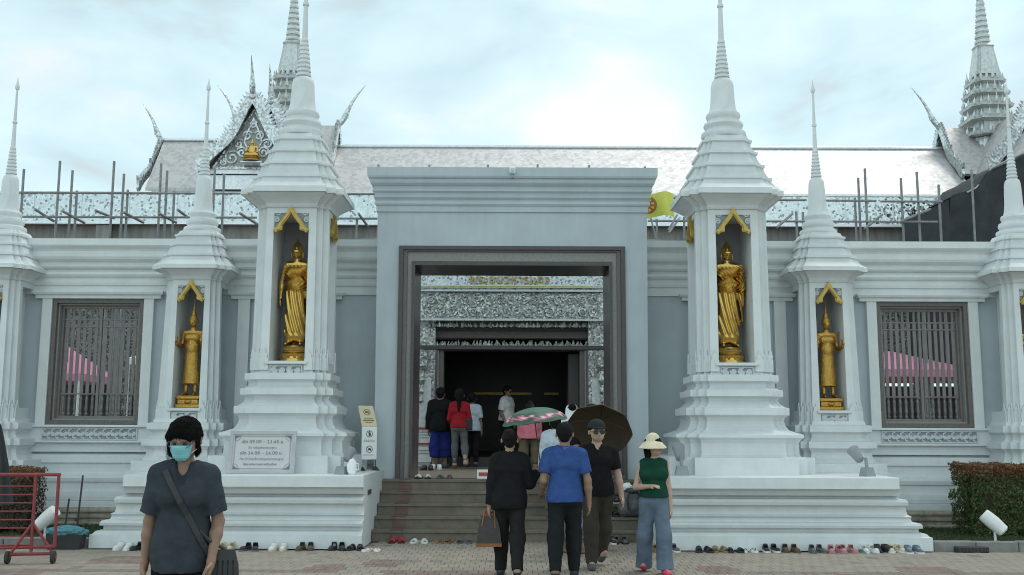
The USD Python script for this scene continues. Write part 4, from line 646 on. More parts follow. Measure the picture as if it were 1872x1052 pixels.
# ------------------------------------------------------------------ bodies: smooth distance fields of tapered bones, meshed by surface nets
def surface_net(D, org, h):
    s = D < 0; nx, ny, nz = D.shape
    c = s[:-1, :-1, :-1].astype(np.int8)
    for a, b, e in np.ndindex(2, 2, 2):
        if a or b or e: c = c + s[a:nx - 1 + a, b:ny - 1 + b, e:nz - 1 + e]
    act = (c > 0) & (c < 8); idx = -np.ones(act.shape, np.int64); ii = np.argwhere(act); idx[act] = np.arange(len(ii))
    acc, cnt = np.zeros((len(ii), 3)), np.zeros(len(ii))
    for ax in range(3):
        o1, o2 = [k for k in range(3) if k != ax]
        for u, w in np.ndindex(2, 2):
            p = ii.copy(); p[:, o1] += u; p[:, o2] += w; q = p.copy(); q[:, ax] += 1
            d0, d1 = D[tuple(p.T)], D[tuple(q.T)]; m = (d0 < 0) != (d1 < 0)
            t = np.where(m, d0 / np.where(m, d0 - d1, 1), 0); pos = p - ii + 0.0; pos[:, ax] += t
            acc[m] += pos[m]; cnt[m] += 1
    V = org + h * (ii + acc / cnt[:, None]); F = []
    for ax in range(3):
        o1, o2 = [(1, 2), (2, 0), (0, 1)][ax]
        a = np.moveaxis(s, ax, 0); e = np.argwhere(a[:-1] != a[1:]); p = np.zeros_like(e); others = [k for k in range(3) if k != ax]
        p[:, ax], p[:, others[0]], p[:, others[1]] = e[:, 0], e[:, 1], e[:, 2]
        ok = np.all([(p[:, k] > 0) & (p[:, k] < D.shape[k] - 1) for k in (o1, o2)], 0); p = p[ok]
        def cell(u, w):
            q = p.copy(); q[:, o1] -= u; q[:, o2] -= w; return idx[tuple(q.T)]
        Q = np.stack([cell(0, 0), cell(1, 0), cell(1, 1), cell(0, 1)], 1); inside = s[tuple(p.T)]
        Q[~inside] = Q[~inside][:, ::-1]
        Q = Q[:, ::-1] if False else Q
        F += [Q[:, [0, 1, 2]], Q[:, [0, 2, 3]]]
    F = np.vstack(F); F = F[(F >= 0).all(1)]
    return trimesh.Trimesh(V, F, process=False)
class Field:
    def __init__(self, lo, hi, h):
        self.h = h; self.lo = np.array(lo, float) - 3 * h; n = np.ceil((np.array(hi) + 3 * h - self.lo) / h).astype(int) + 1
        self.ax = [self.lo[k] + h * np.arange(n[k]) for k in range(3)]; self.D = np.full(n, 0.25, np.float32)
    def sub(self, lo, hi):
        return tuple(slice(max(0, int((lo[k] - self.lo[k]) / self.h)), min(len(self.ax[k]), int((hi[k] - self.lo[k]) / self.h) + 2)) for k in range(3))
    def grid(self, S): return np.meshgrid(*[self.ax[k][S[k]] for k in range(3)], indexing='ij', sparse=True)
    def bone(self, p0, p1, r0, r1, k=.02, sq=(1, 1, 1), cut=False, sign=1):
        """Adds (sign 1) or carves (-1) a tapered bone; sq stretches its cross-section, cut ends it flat at p1."""
        p0, p1, q = np.array(p0, float), np.array(p1, float), np.array(sq, float); R = max(r0, r1) * q.max() + k + 3 * self.h
        S = self.sub(np.minimum(p0, p1) - R, np.maximum(p0, p1) + R); X, Y, Z = self.grid(S); D = self.D[S]
        if D.size == 0: return
        a = p1 - p0; L2 = a @ a + 1e-12
        x, y, z = X - p0[0], Y - p0[1], Z - p0[2]
        t = np.clip((x * a[0] + y * a[1] + z * a[2]) / L2, 0, 1)
        d = (np.sqrt(((x - t * a[0]) / q[0]) ** 2 + ((y - t * a[1]) / q[1]) ** 2 + ((z - t * a[2]) / q[2]) ** 2) - (r0 + (r1 - r0) * t)) * q.min() ** .5
        if cut: d = np.maximum(d, ((X - p1[0]) * a[0] + (Y - p1[1]) * a[1] + (Z - p1[2]) * a[2]) / math.sqrt(L2))
        if sign > 0:
            h = np.clip(.5 + .5 * (D - d) / k, 0, 1); self.D[S] = D * (1 - h) + d * h - k * h * (1 - h)
        else: self.D[S] = np.maximum(D, -d)
    def plane(self, p, n):
        n = np.array(n, float); n /= np.linalg.norm(n); X, Y, Z = self.grid((slice(None),) * 3)
        self.D = np.maximum(self.D, ((X - p[0]) * n[0] + (Y - p[1]) * n[1] + (Z - p[2]) * n[2]).astype(np.float32))
    def wrinkle(self, amp, f, seed=0, st=(1, 1, .55)):
        m = np.argwhere(np.abs(self.D) < 3 * self.h + amp)
        P = np.stack([self.ax[k][m[:, k]] for k in range(3)], 1)
        self.D[tuple(m.T)] += (amp * 2 * (meshkit.fbm(P * f * np.array(st) + 17.3 * seed, 3, seed) - .5)).astype(np.float32)
    def mesh(self): return surface_net(self.D, self.lo, self.h)
def nrm(v): v = np.array(v, float); return v / (np.linalg.norm(v) + 1e-12)
def Rx(a): return np.array([[1, 0, 0], [0, math.cos(a), -math.sin(a)], [0, math.sin(a), math.cos(a)]])
def Rz(a): return np.array([[math.cos(a), -math.sin(a), 0], [math.sin(a), math.cos(a), 0], [0, 0, 1]])
class Body:
    """A figure facing -y, its left along +x. Bones by region; every length is a share of the height H."""
    def __init__(s, H, female=False, lean=0.0, twist=0.0, head=(0, 0), aL=((.16, .0, -1), (.10, -.18, -1)), aR=((.16, .0, -1), (.10, -.18, -1)), lL=((.03, 0, -1), (.0, 0, -1)), lR=((.03, 0, -1), (.0, 0, -1)), hL=None, hR=None, fat=1.0, foot=(0, 0)):
        s.H, s.f, s.B, s.J = H, female, {}, {}
        R = Rz(twist) @ Rx(lean); Rh = R @ Rz(head[0]) @ Rx(head[1]); pel = np.array([0, 0, .525])
        U = lambda x, y, z: pel + R @ np.array([x, y, z])
        sw = .090 if female else .110; W = fat
        hc = U(0, -.004, .352); HD = lambda x, y, z: hc + Rh @ np.array([x, y, z])
        b = s.B
        b['head'] = [(HD(0, .012, .068), HD(0, -.004, .066), .052, .050), (HD(0, -.022, .045), HD(0, -.026, .012), .040, .026), (HD(-.018, -.02, .02), HD(.018, -.02, .02), .024, .024), (HD(0, -.058, .048), HD(0, -.066, .030), .006, .010), (HD(-.02, -.052, .058), HD(.02, -.052, .058), .009, .009), (HD(-.053, .008, .05), HD(-.055, .010, .032), .010, .007), (HD(.053, .008, .05), HD(.055, .010, .032), .010, .007), (HD(-.012, -.054, .014), HD(.012, -.054, .014), .007, .007)]
        b['neck'] = [(U(0, .012, .285), HD(0, .008, .03), .034 if not female else .029, .031 if not female else .027)]
        b['torso'] = [(U(-sw * .78, .004, .272), U(sw * .78, .004, .272), .034, .034), (U(0, .012, .296), U(-sw * .6, .008, .282), .028, .022), (U(0, .012, .296), U(sw * .6, .008, .282), .028, .022),
                      (U(-.048 * W, -.002, .205), U(.048 * W, -.002, .205), .060 * W, .060 * W), (U(-.037 * W, .0, .10), U(.037 * W, 0, .10), .054 * W, .054 * W), (U(0, -.015, .06), U(0, -.012, .12), .056 * W, .05 * W)]
        if female: b['torso'] += [(U(-.036, -.042, .205), U(-.036, -.046, .20), .036, .034), (U(.036, -.042, .205), U(.036, -.046, .20), .036, .034)]
        b['pelvis'] = [(pel + (-.042 * W, .004, 0), pel + (.042 * W, .004, 0), .060 * W, .060 * W), (pel + (-.04, .034, -.022), pel + (.04, .034, -.022), .046, .046), (pel + (0, 0, .0), U(0, 0, .09), .060 * W, .056 * W)]
        s.J['neck'], s.J['hem'], s.J['head'], s.J['chest'] = U(0, 0, .30) * H, pel * H, HD(0, 0, .05) * H, U(0, -.06, .22) * H
        s.R, s.Rh, s.hc = R, Rh, hc * H
        s.lowest = 9
        for sg, arm, leg, hd, k in ((1, aL, lL, hL, 'L'), (-1, aR, lR, hR, 'R')):
            m = np.array([sg, 1, 1]); sh = U(sg * sw, .004, .268); du, df = R @ nrm(np.array(arm[0]) * m), R @ nrm(np.array(arm[1]) * m)
            el = sh + .172 * du; wr = el + .150 * df
            g = 1.0 if not female else .88
            b['uarm' + k] = [(sh, el, .029 * g * W ** .5, .0235 * g)]; b['farm' + k] = [(el, el + .05 * df, .025 * g, .0255 * g), (el + .05 * df, wr, .0255 * g, .0165 * g)]
            dh = R @ nrm(np.array(hd) * m) if hd is not None else df
            wv = nrm(np.array([0, -1, 0]) - dh * (np.array([0, -1, 0]) @ dh)) if abs(dh[1]) < .8 else nrm(np.array([-sg, 0, .3]) - dh * (np.array([-sg, 0, .3]) @ dh))
            pn = np.cross(dh, wv) * 1.0; pn = pn if pn @ np.array([-sg, 0, -.01]) > 0 else -pn
            pal = wr + dh * .045; hb = [(wr, wr + dh * .02, .0145, .015), (wr + dh * .025 - wv * .012, pal - wv * .014, .011, .010), (wr + dh * .025 + wv * .010, pal + wv * .014, .012, .010)]
            for q, (o, ln) in enumerate(((-.021, .034), (-.007, .043), (.007, .046), (.020, .041))):
                a = pal + wv * o * .95; mid = a + nrm(dh + .25 * pn) * ln * .5; tip = mid + nrm(dh + .75 * pn) * ln * .5
                hb += [(a, mid, .0060, .0056, .004), (mid, tip, .0056, .0046, .004)]
            ta = wr + dh * .018 + wv * .014; tb = ta + nrm(dh * .7 + wv * .8 + .3 * pn) * .028; hb += [(ta, tb, .008, .0068, .005), (tb, tb + nrm(dh + .2 * wv + .3 * pn) * .022, .0068, .0055, .004)]
            b['hand' + k] = hb
            hp_ = pel + np.array([sg * .050, .004, -.012]); d1, d2 = nrm(np.array(leg[0]) * m), nrm(np.array(leg[1]) * m)
            kn = hp_ + .245 * d1; an = kn + .228 * d2
            b['thigh' + k] = [(hp_, kn, .054 * W, .036)]; b['shin' + k] = [(kn, kn + .09 * d2 + (0, .008, 0), .036, .033), (kn + .09 * d2 + (0, .008, 0), an, .032, .020)]
            pitch = foot[0 if k == 'L' else 1]; fd = Rx(-pitch) @ np.array([sg * .12, -1, 0]); dn = Rx(-pitch) @ np.array([0, 0, -1.0])
            heel = an + dn * .026 + np.array([0, .012, 0]); toe = heel + fd * .105
            b['foot' + k] = [(an, heel, .020, .020), (heel, toe, .019, .013), (an, toe - fd * .03, .02, .016)]
            s.J['sh' + k], s.J['el' + k], s.J['wr' + k], s.J['kn' + k], s.J['an' + k], s.J['toe' + k], s.J['heel' + k], s.J['pal' + k] = [q * H for q in (sh, el, wr, kn, an, toe, heel, pal + dh * .02)]
            s.lowest = min(s.lowest, (heel[2] - .019), (toe[2] - .013))
        off = np.array([0, 0, -s.lowest]) * H; s.off = off
        for k in s.J: s.J[k] = s.J[k] + off
        s.hc = s.hc + off
        for k in b: b[k] = [(np.array(q[0]) * H + off, np.array(q[1]) * H + off, q[2] * H, q[3] * H, *q[4:]) for q in b[k]]
    def hd(s, x, y, z): return s.hc + s.Rh @ (np.array([x, y, z]) * s.H)
    def bounds(s, regs, pad=.05):
        P = np.array([p for r in regs for q in s.B[r] for p in (q[0], q[1])]); return P.min(0) - pad - .07 * s.H, P.max(0) + pad + .07 * s.H
    def skin(s, h=.012):
        F = Field(*s.bounds(s.B, .0), h); H = s.H
        for r in ('torso', 'pelvis', 'thighL', 'thighR', 'shinL', 'shinR', 'footL', 'footR', 'uarmL', 'uarmR', 'neck'):
            for q in s.B[r]: F.bone(*q[:4], k=.022 * H)
        for r in ('farmL', 'farmR'):
            for q in s.B[r]: F.bone(*q[:4], k=.012 * H)
        for q in s.B['head'][:3]: F.bone(*q[:4], k=.022 * H)
        for q in s.B['head'][3:]: F.bone(*q[:4], k=.008 * H)
        for sg in (-1, 1): F.bone(s.hd(sg * .02, -.062, .046), s.hd(sg * .02, -.064, .046), .009 * H, .009 * H, sign=-1)
        for r in ('handL', 'handR'):
            for q in s.B[r]: F.bone(*q[:4], k=(q[4] if len(q) > 4 else .010) * H)
        return F.mesh()
    def upper(s, infl=.010, sleeve=.62, hem=-.06, vneck=.05, loose=1.0, h=.012, fold=.006, seed=1, flare=1.0):
        """Shirt: sleeve is the share of the arm it covers (1 = elbow, 2 = wrist); hem below the hip point."""
        H = s.H; regs = ['torso', 'pelvis', 'uarmL', 'uarmR', 'farmL', 'farmR']; lo, hi = s.bounds(regs, .06); F = Field(lo, hi, h)
        for q in s.B['torso']: F.bone(q[0], q[1], q[2] * loose + infl, q[3] * loose + infl, k=.03 * H)
        for q in s.B['pelvis']: F.bone(q[0], q[1], q[2] * loose * flare + infl * 1.2, q[3] * loose * flare + infl * 1.2, k=.04 * H)
        pc_ = s.J['hem']; F.bone(pc_ + (-.03 * H, 0, .03 * H), pc_ + (-.033 * H, .004, hem * H - .05), (.062 * loose * flare) * H + infl, (.064 * loose * flare) * H + infl, k=.04 * H); F.bone(pc_ + (.03 * H, 0, .03 * H), pc_ + (.033 * H, .004, hem * H - .05), (.062 * loose * flare) * H + infl, (.064 * loose * flare) * H + infl, k=.04 * H)
        F.plane(pc_ + np.array([0, 0, hem * H]), (0, .08, -1))
        G = Field(lo, hi, h)
        if sleeve > 0:
            for k in 'LR':
                a, e, w = s.J['sh' + k], s.J['el' + k], s.J['wr' + k]
                if sleeve <= 1: G.bone(a, a + (e - a) * sleeve, .033 * H + infl, .031 * H + infl * 1.15, k=.01, cut=True)
                else: G.bone(a, e, .035 * H + infl, .028 * H + infl, k=.015); G.bone(e, e + (w - e) * (sleeve - 1), .028 * H + infl, .022 * H + infl, k=.025, cut=True)
            kk = .009 * H; hh = np.clip(.5 + .5 * (F.D - G.D) / kk, 0, 1); F.D = F.D * (1 - hh) + G.D * hh - kk * hh * (1 - hh)
        n = s.J['neck']; up = s.R @ np.array([0, 0, 1.0]); fw = s.R @ np.array([0, -1.0, 0])
        F.bone(n + up * .02 * H + s.R @ np.array([0, .012 * H, 0]), n + up * .12 * H, .040 * H, .06 * H, sign=-1)
        if vneck:
            q_ = n - up * .5 * vneck * H + fw * .052 * H; F.bone(n + up * .03 * H + fw * .035 * H, q_, .032 * H, .017 * H, sign=-1); F.bone(q_, n - up * vneck * H + fw * .088 * H, .017 * H, .007 * H, sign=-1)
        if fold: F.wrinkle(fold * 1.2, 6, seed); F.wrinkle(fold * .5, 17, seed + 5, (1, 1, 1.3))
        return F.mesh()
    def trousers(s, infl=.012, end=1.0, wide=(1.0, 1.0), h=.012, fold=.006, seed=2, waist=.075):
        """end: 1 = knee, 2 = ankle; wide: extra girth at knee and ankle."""
        H = s.H; regs = ['pelvis', 'thighL', 'thighR', 'shinL', 'shinR']; F = Field(*s.bounds(regs, .08), h)
        for q in s.B['pelvis']: F.bone(q[0], q[1], q[2] + infl, q[3] + infl, k=.03 * H)
        for k in 'LR':
            (hp_, kn, r0, r1), an = s.B['thigh' + k][0][:4], s.J['an' + k]
            if end <= 1: F.bone(hp_, hp_ + (kn - hp_) * end, r0 + infl, (r0 + (r1 - r0) * end) * wide[0] + infl, k=.02 * H, cut=True)
            else:
                F.bone(hp_, kn, r0 + infl, r1 * wide[0] + infl, k=.02 * H)
                for q in s.B['shin' + k][:1]: F.bone(q[0], q[1], q[2] + infl, q[3] + infl, k=.025 * H)
                F.bone(kn, kn + (an - kn) * (end - 1 + (.07 if end > 1.9 else 0)), r1 * wide[0] + infl, .023 * H * wide[1] + infl, k=.03 * H, cut=True)
        F.plane(s.J['hem'] + np.array([0, 0, waist * H]), (0, 0, 1))
        if fold: F.wrinkle(fold, 7, seed, (1, 1, .8)); F.wrinkle(fold * .5, 16, seed + 3, (1, 1, 1.5))
        return F.mesh()
    def skirt(s, length, r0=.085, r1=.12, h=.014, fold=.012, seed=3):
        H = s.H; c = s.J['hem']; F = Field(c - (.25, .25, length * H + .1), c + (.25, .25, .2), h)
        F.bone(c + (0, 0, .07 * H), c - (0, 0, length * H), r0 * H, r1 * H, k=.01, sq=(1.1, .8, 1), cut=True)
        for q in s.B['pelvis']: F.bone(q[0], q[1], q[2] + .012, q[3] + .012, k=.03 * H)
        F.plane(c + (0, 0, .07 * H), (0, 0, 1)); F.wrinkle(fold, 9, seed, (1, 1, .15)); return F.mesh()
    def hair(s, style='short', h=.010, seed=4, length=.1):
        H = s.H; lo, hi = s.bounds(['head'], .03); lo = lo - (0, 0, length * H + .05); F = Field(lo, hi + .02, h)
        g = {'crop': .0555, 'bob': .0545}.get(style, .060)
        F.bone(s.hd(0, .014, .074), s.hd(0, -.004, .076), g * H, (g - .003) * H, k=.02)
        F.bone(s.hd(0, .03, .05), s.hd(0, .03, .025), (g - .008) * H, (g - .02) * H, k=.02 * H)
        if style == 'bob':
            for sg in (-1, 1): F.bone(s.hd(sg * .037, -.010, .07), s.hd(sg * .046, -.002, .014), .019 * H, .012 * H, k=.015 * H)
            F.bone(s.hd(-.028, -.040, .078), s.hd(.028, -.040, .078), .019 * H, .019 * H, k=.015 * H)
        if style == 'long':
            F.bone(s.hd(0, .03, .05), s.hd(0, .055, .05) - np.array([0, 0, length * H]), .045 * H, .022 * H, k=.03 * H)
        if style == 'bun': F.bone(s.hd(0, .065, .09), s.hd(0, .07, .10), .03 * H, .03 * H, k=.012 * H)
        # the face and ears stay clear
        y0 = -.022 if style in ('bob',) else -.016
        if style == 'bob':
            F.bone(s.hd(-.012, -.085, .012), s.hd(.012, -.085, .012), .058 * H, .058 * H, sign=-1); F.bone(s.hd(-.018, -.09, .040), s.hd(.018, -.09, .040), .040 * H, .040 * H, sign=-1)
        else:
            F.bone(s.hd(0, -.085, .035), s.hd(0, -.085, .005), .062 * H, .062 * H, sign=-1); F.bone(s.hd(-.02, -.085, .052), s.hd(.02, -.085, .052), .045 * H, .045 * H, sign=-1)
        F.wrinkle(.006, 22, seed, (1, 1, .4)); return F.mesh()
    def shoe(s, k, h=.009, g=1.18, sole=.012):
        H = s.H; he, to, an = s.J['heel' + k], s.J['toe' + k], s.J['an' + k]; F = Field(np.minimum(np.minimum(he, to), an) - .07, np.maximum(np.maximum(he, to), an) + .07, h)
        d = nrm(to - he); F.bone(he, to + d * .012, .0235 * H * g, .0185 * H * g, k=.01, sq=(1, 1, .9)); F.bone(he + (0, 0, .01 * H), to - d * .05 * H, .024 * H * g, .02 * H * g, k=.01)
        F.plane(an + (0, 0, .0), (0, 0, 1)); return F.mesh()
PEOPLE_H = .011
SKIN = dict(light=(0.46, 0.30, 0.225), mid=(0.33, 0.20, 0.14), tan=(0.25, 0.145, 0.10))
for k_, c_ in SKIN.items(): mat('skin_' + k_, c_, 0.5, var=0.06, scale=8)
def cloth(name, col, var=.14, rough=.85, scale=12, bump=.25): mat(name, col, rough, var=var, scale=scale, bump=bump, bscale=45, spec=.08)
mat('hair_black', (0.009, 0.008, 0.008), 0.75, spec=.10, var=0.4, scale=20, bump=.5, bscale=70)
for n_, c_ in dict(tee_slate=(.040, .048, .058), black_cloth=(.013, .013, .014), soft_black=(.020, .019, .019), polo_blue=(.035, .075, .22), trouser_black=(.016, .018, .019), trouser_brown=(.055, .048, .038), top_green=(.012, .055, .035), hat_straw=(.62, .55, .40), red_top=(.32, .018, .028), legging_grey=(.135, .135, .14), blue_trouser=(.02, .03, .16), white_shirt=(.62, .62, .60), pink_wrap=(.55, .16, .20), khaki=(.13, .105, .07), white_scarf=(.70, .71, .72), pale_blue_cloth=(.45, .50, .58), grey_cap=(.03, .032, .034), dark_navy=(.02, .022, .04)).items(): cloth(n_, c_)
MAT['denim'] = None
mat('denim', (0.10, 0.14, 0.19), 0.85, var=0.35, scale=4, bump=.3, bscale=60)
mat('patterned_skirt', (0.13, 0.145, 0.19), 0.85, var=0.75, scale=26)
mat('mask_teal', (0.20, 0.50, 0.53), 0.7, var=0.05); mat('mask_edge', (0.62, 0.72, 0.74), 0.7)
mat('glass_dark', (0.012, 0.012, 0.014), 0.12); mat('frame_blue', (0.05, 0.06, 0.14), 0.3)
mat('shoe_white', (.68, .68, .67), .6); mat('shoe_black', (.018, .018, .019), .5); mat('shoe_pink', (.75, .06, .13), .45); mat('shoe_grey', (.09, .088, .085), .7); mat('shoe_brown', (.14, .075, .045), .6)
mat('leather_tan', (.22, .09, .035), .45, var=.2); mat('bag_canvas', (.035, .028, .024), .5, var=.35, scale=30); mat('bag_black', (.02, .02, .021), .5, var=.2); mat('eye_dark', (.02, .016, .014), .2); mat('eye_white', (.6, .58, .56), .3); mat('lip', (.30, .12, .10), .5)
MAT['umbrella_brown'] = usdkit.material(stage, '/World/Looks/umbrella_brown', {'d': ('principled_bsdf', {'base_color': (.10, .078, .05), 'roughness': .8}), 't': ('translucent_bsdf', {'color': (.12, .09, .055)}), 'm': ('mix_closure', {'fac': .4})}, [('d.BSDF', 'm.closure1'), ('t.BSDF', 'm.closure2')], surface='m.closure'); mat('metal_dark', (.05, .05, .052), .35, metal=.5)
def person(label, loc, rz, body, skin='mid', group=None):
    t = thing('person', label, 'person', loc, rz, group); t_b = body
    obj('body', body.skin(PEOPLE_H), 'skin_' + skin, t, smooth=True)
    for sg in (-1, 1):
        obj('eye', sph(body.hd(sg * .02, -.0555, .0465), .0070 * body.H, 1), 'eye_dark', t)
    return t
def shades(t, b, mat_='glass_dark', w=.022, hh=.014):
    for sg in (-1, 1):
        m = trimesh.convex.convex_hull(np.array([b.hd(sg * (.0215 + w * a), y + .02 * abs(a) * (.5 if sg * a > 0 else .2), .0485 + hh * c) for a in (-.85, -.4, .4, .9) for c in (-1, -.5, .5, 1) for y in (-.070, -.064) if abs(a) + abs(c) < 1.7]))
        obj('glasses_lens', m, mat_, t)
        obj('glasses_arm', rod(b.hd(sg * .043, -.058, .051), b.hd(sg * .055, .008, .053), .0025, 4), 'metal_dark', t)
    obj('glasses_bridge', rod(b.hd(-.006, -.068, .052), b.hd(.006, -.068, .052), .003, 4), 'metal_dark', t)
def wear(t, b, name, m, mt, label=None): return obj(name, m, mt, t, label, smooth=True)
def shoes(t, b, mt, g=1.18, name='shoe'):
    for k in 'LR': obj(name, b.shoe(k, g=g), mt, t, smooth=True)

# ---- the woman in the foreground
b = Body(1.675, True, lean=.07, twist=-.15, head=(-.06, .20), fat=.93, aL=((.22, -.02, -1), (-.04, -.5, -.9)), aR=((.20, .05, -1), (.08, -.06, -1)), lL=((.03, -.16, -1), (0, .10, -1)), lR=((.03, .12, -1), (0, .38, -1)), hL=(-.1, -.45, -1), foot=(0, .5))
PEOPLE_H = .0065
p = person('person in a slate grey T-shirt and blue face mask walking in the foreground', (-2.02, 6.55, 0), 12, b, 'tan'); PEOPLE_H = .011
wear(p, b, 'shirt', b.upper(.015, .82, -.075, .07, 1.0, .008, .011, 11, 1.06), 'tee_slate'); wear(p, b, 'trousers', b.trousers(.012, 1.95, (1.1, 1.3)), 'black_cloth')
hm = b.hair('bob', .007, 9); hr = wear(p, b, 'hair', hm, 'hair_black'); shoes(p, b, 'shoe_black')
def strands(mesh, parent, n, ln):
    """Loose locks lying over a hair shape."""
    tri = mesh.triangles; ar = np.linalg.norm(np.cross(tri[:, 1] - tri[:, 0], tri[:, 2] - tri[:, 0]), axis=1); k = rng.choice(len(tri), n, p=ar / ar.sum()); w = rng.dirichlet((1, 1, 1), n)
    P = (tri[k] * w[:, :, None]).sum(1); N = mesh.face_normals[k]; c = mesh.vertices.mean(0); N = N * np.sign((N * (P - c)).sum(1))[:, None]
    D = np.array([0, 0, -1.0]) - N * (-N[:, 2:3]); D += rng.normal(0, .2, D.shape); D -= N * (D * N).sum(1)[:, None]; D /= np.linalg.norm(D, axis=1, keepdims=True) + 1e-9; L = ln * rng.uniform(.5, 1.3, (n, 1)) * np.where((P[:, 1:2] < c[1] - .04) & (P[:, 2:] < c[2] + .06), .25, 1)
    Q = np.stack([P - N * .004, P + D * L * .4 + N * .003, P + D * L * .75 + N * .003, P + D * L + N * rng.uniform(-.004, .007, (n, 1)) + np.array([0, 0, -.01])], 1).reshape(-1, 3)
    cv = UsdGeom.BasisCurves.Define(stage, free(str(parent.GetPath()) + '/hair_strands')); cv.CreateTypeAttr('linear'); cv.CreatePointsAttr([Gf.Vec3f(*map(float, q)) for q in Q]); cv.CreateCurveVertexCountsAttr([4] * n); cv.CreateWidthsAttr([.0030, .0028, .002, .0010] * n); cv.SetWidthsInterpolation('vertex')
    UsdShade.MaterialBindingAPI.Apply(cv.GetPrim()).Bind(MAT['hair_black']); tag(cv, kind='stuff')
strands(hm, hr, 7000, .034)
mk = Field(b.hc - .16, b.hc + .16, .006); mk.bone(b.hd(0, -.040, .036), b.hd(0, -.040, .012), .040 * b.H, .034 * b.H, k=.02); mk.bone(b.hd(0, -.062, .033), b.hd(0, -.058, .010), .017 * b.H, .014 * b.H, k=.025)
mk.plane(b.hd(0, -.05, .040), b.Rh @ np.array([0, .25, 1])); mk.plane(b.hd(0, -.01, -.012), b.Rh @ np.array([0, .5, -1])); mk.plane(b.hd(0, -.016, .02), b.Rh @ np.array([0, 1, 0]))
X_, Y_, Z_ = mk.grid((slice(None),) * 3); mk.D += (.0016 * np.sin((Z_ - b.hc[2]) * 420)).astype(np.float32)
wear(p, b, 'face_mask', mk.mesh(), 'mask_teal')
for sg in (-1, 1): obj('ear_loop', tube([b.hd(sg * .036, -.045, .036), b.hd(sg * .052, -.01, .045), b.hd(sg * .057, .012, .035), b.hd(sg * .050, -.012, .018), b.hd(sg * .036, -.04, .008)], .002, 5), 'mask_edge', p)
for sg in (-1, 1):
    ring = [b.hd(sg * .0225 + .019 * math.cos(a), -.071 + .008 * abs(math.cos(a)), .049 + .0125 * math.sin(a)) for a in np.linspace(0, 2 * PI, 16)]
    obj('glasses_rim', tube(ring, .0022, 5), 'frame_blue', p); obj('glasses_arm', rod(b.hd(sg * .042, -.064, .051), b.hd(sg * .056, .01, .05), .0022, 4), 'frame_blue', p)
obj('glasses_bridge', rod(b.hd(-.005, -.070, .051), b.hd(.005, -.070, .051), .0022, 4), 'frame_blue', p)
def on_front(F, x, z, side=-1, gap=.006):
    k = [np.argmin(abs(F.vertices[:, 0] - x) + abs(F.vertices[:, 2] - z) + (F.vertices[:, 1] * side < -.0) * 9)]; return None
shm = b.upper(.013, .82, -.075, .085, 1.0, .02, 0, 11, 1.06); sv = np.array(shm.vertices)
def surf(x, z, side):
    m = (np.hypot(sv[:, 0] - x, sv[:, 2] - z) < .035); ys = sv[m, 1]; return (ys.min() - .007 if side < 0 else ys.max() + .007) if len(ys) else 0
zsh, zhip = b.J['neck'][2] + .01, b.J['hem'][2] - .02
pts = [(x, surf(x, z, -1), z) for x, z in zip(np.linspace(-.115, .165, 14), np.linspace(zsh - .03, zhip + .0, 14))]
obj('bag_strap', loft([[(x - .015, y - .001, z - .008), (x + .015, y - .001, z + .008), (x + .015, y + .006, z + .008), (x - .015, y + .006, z - .008)] for x, y, z in pts]), 'bag_black', p)
bg = thing('shoulder_bag', 'black quilted shoulder bag at the hip of the masked person', 'bag', (-1.765, 6.53, .58), 12)
obj('strap', tube([(.06, 0, .24), (.0, -.02, .31), (-.08, -.05, .36), (-.14, -.06, .42)], .012, 6), 'bag_black', bg); obj('strap', tube([(-.06, .03, .26), (-.10, .04, .36), (-.14, .06, .48)], .012, 6), 'bag_black', bg)
obj('bag_body', loft([rrect(-.10, .10, -.05, .06, 0), rrect(-.105, .105, -.055, .065, .04), rrect(-.095, .095, -.05, .055, .2), rrect(-.06, .07, -.03, .03, .30)]), 'bag_black', bg)
for k in range(6): obj('seam', rod((-.10 + .035 * k, -.058, .01), (-.085 + .03 * k, -.045, .24), .004, 5), 'soft_black', bg)

# ---- the two walking towards the steps
b = Body(1.64, True, lean=.03, head=(0, .05), fat=1.0, aR=((.30, -.10, -1), (.35, -.70, .50)), aL=((.18, .02, -1), (.10, -.06, -1)), lL=((.03, -.30, -1), (0, .02, -1)), lR=((.02, .20, -1), (0, .52, -1)), foot=(0, .6))
p = person('person all in black walking to the steps with a brown handbag, seen from behind', (-.02, 11.95, 0), 180, b, 'mid')
wear(p, b, 'top', b.upper(.018, 1.9, -.07, 0, 1.04, .010, .011, 21, 1.06), 'black_cloth'); wear(p, b, 'trousers', b.trousers(.014, 1.97, (1.12, 1.35), fold=.010), 'soft_black'); wear(p, b, 'hair', b.hair('bob', .010, 5), 'hair_black'); shoes(p, b, 'shoe_black')
obj('collar', T(lathe([(0, .062), (.012, .064), (.018, .060)], 16), b.J['neck'] + (0, .015, .012)), 'white_shirt', p)
hw = b.J['palL']; hand_b = np.array([-.02, 11.95, 0]) + b.J['palR'] * (-1, -1, 1)
hb = thing('handbag', 'dark brown handbag with long tan straps held by the person in black', 'bag', (-.02 - hw[0], 11.95 - hw[1], .33), 6)
obj('bag_body', loft([rrect(-.135, .135, -.06, .06, 0), rrect(-.14, .14, -.065, .065, .03), rrect(-.12, .12, -.055, .055, .20), rrect(-.085, .085, -.03, .03, .33)]), 'bag_canvas', hb)
obj('bag_trim', loft([rrect(-.142, .142, -.067, .067, -.004), rrect(-.144, .144, -.069, .069, .035)]), 'leather_tan', hb)
for y in (-.05, .05): obj('strap', tube([(-.08, y, .22), (-.05, y * .8, .40), (-.01, y * .3, hw[2] - .34), (.02, y * .3, hw[2] - .335), (.06, y * .8, .40), (.07, y, .20)], .009, 6), 'leather_tan', hb)
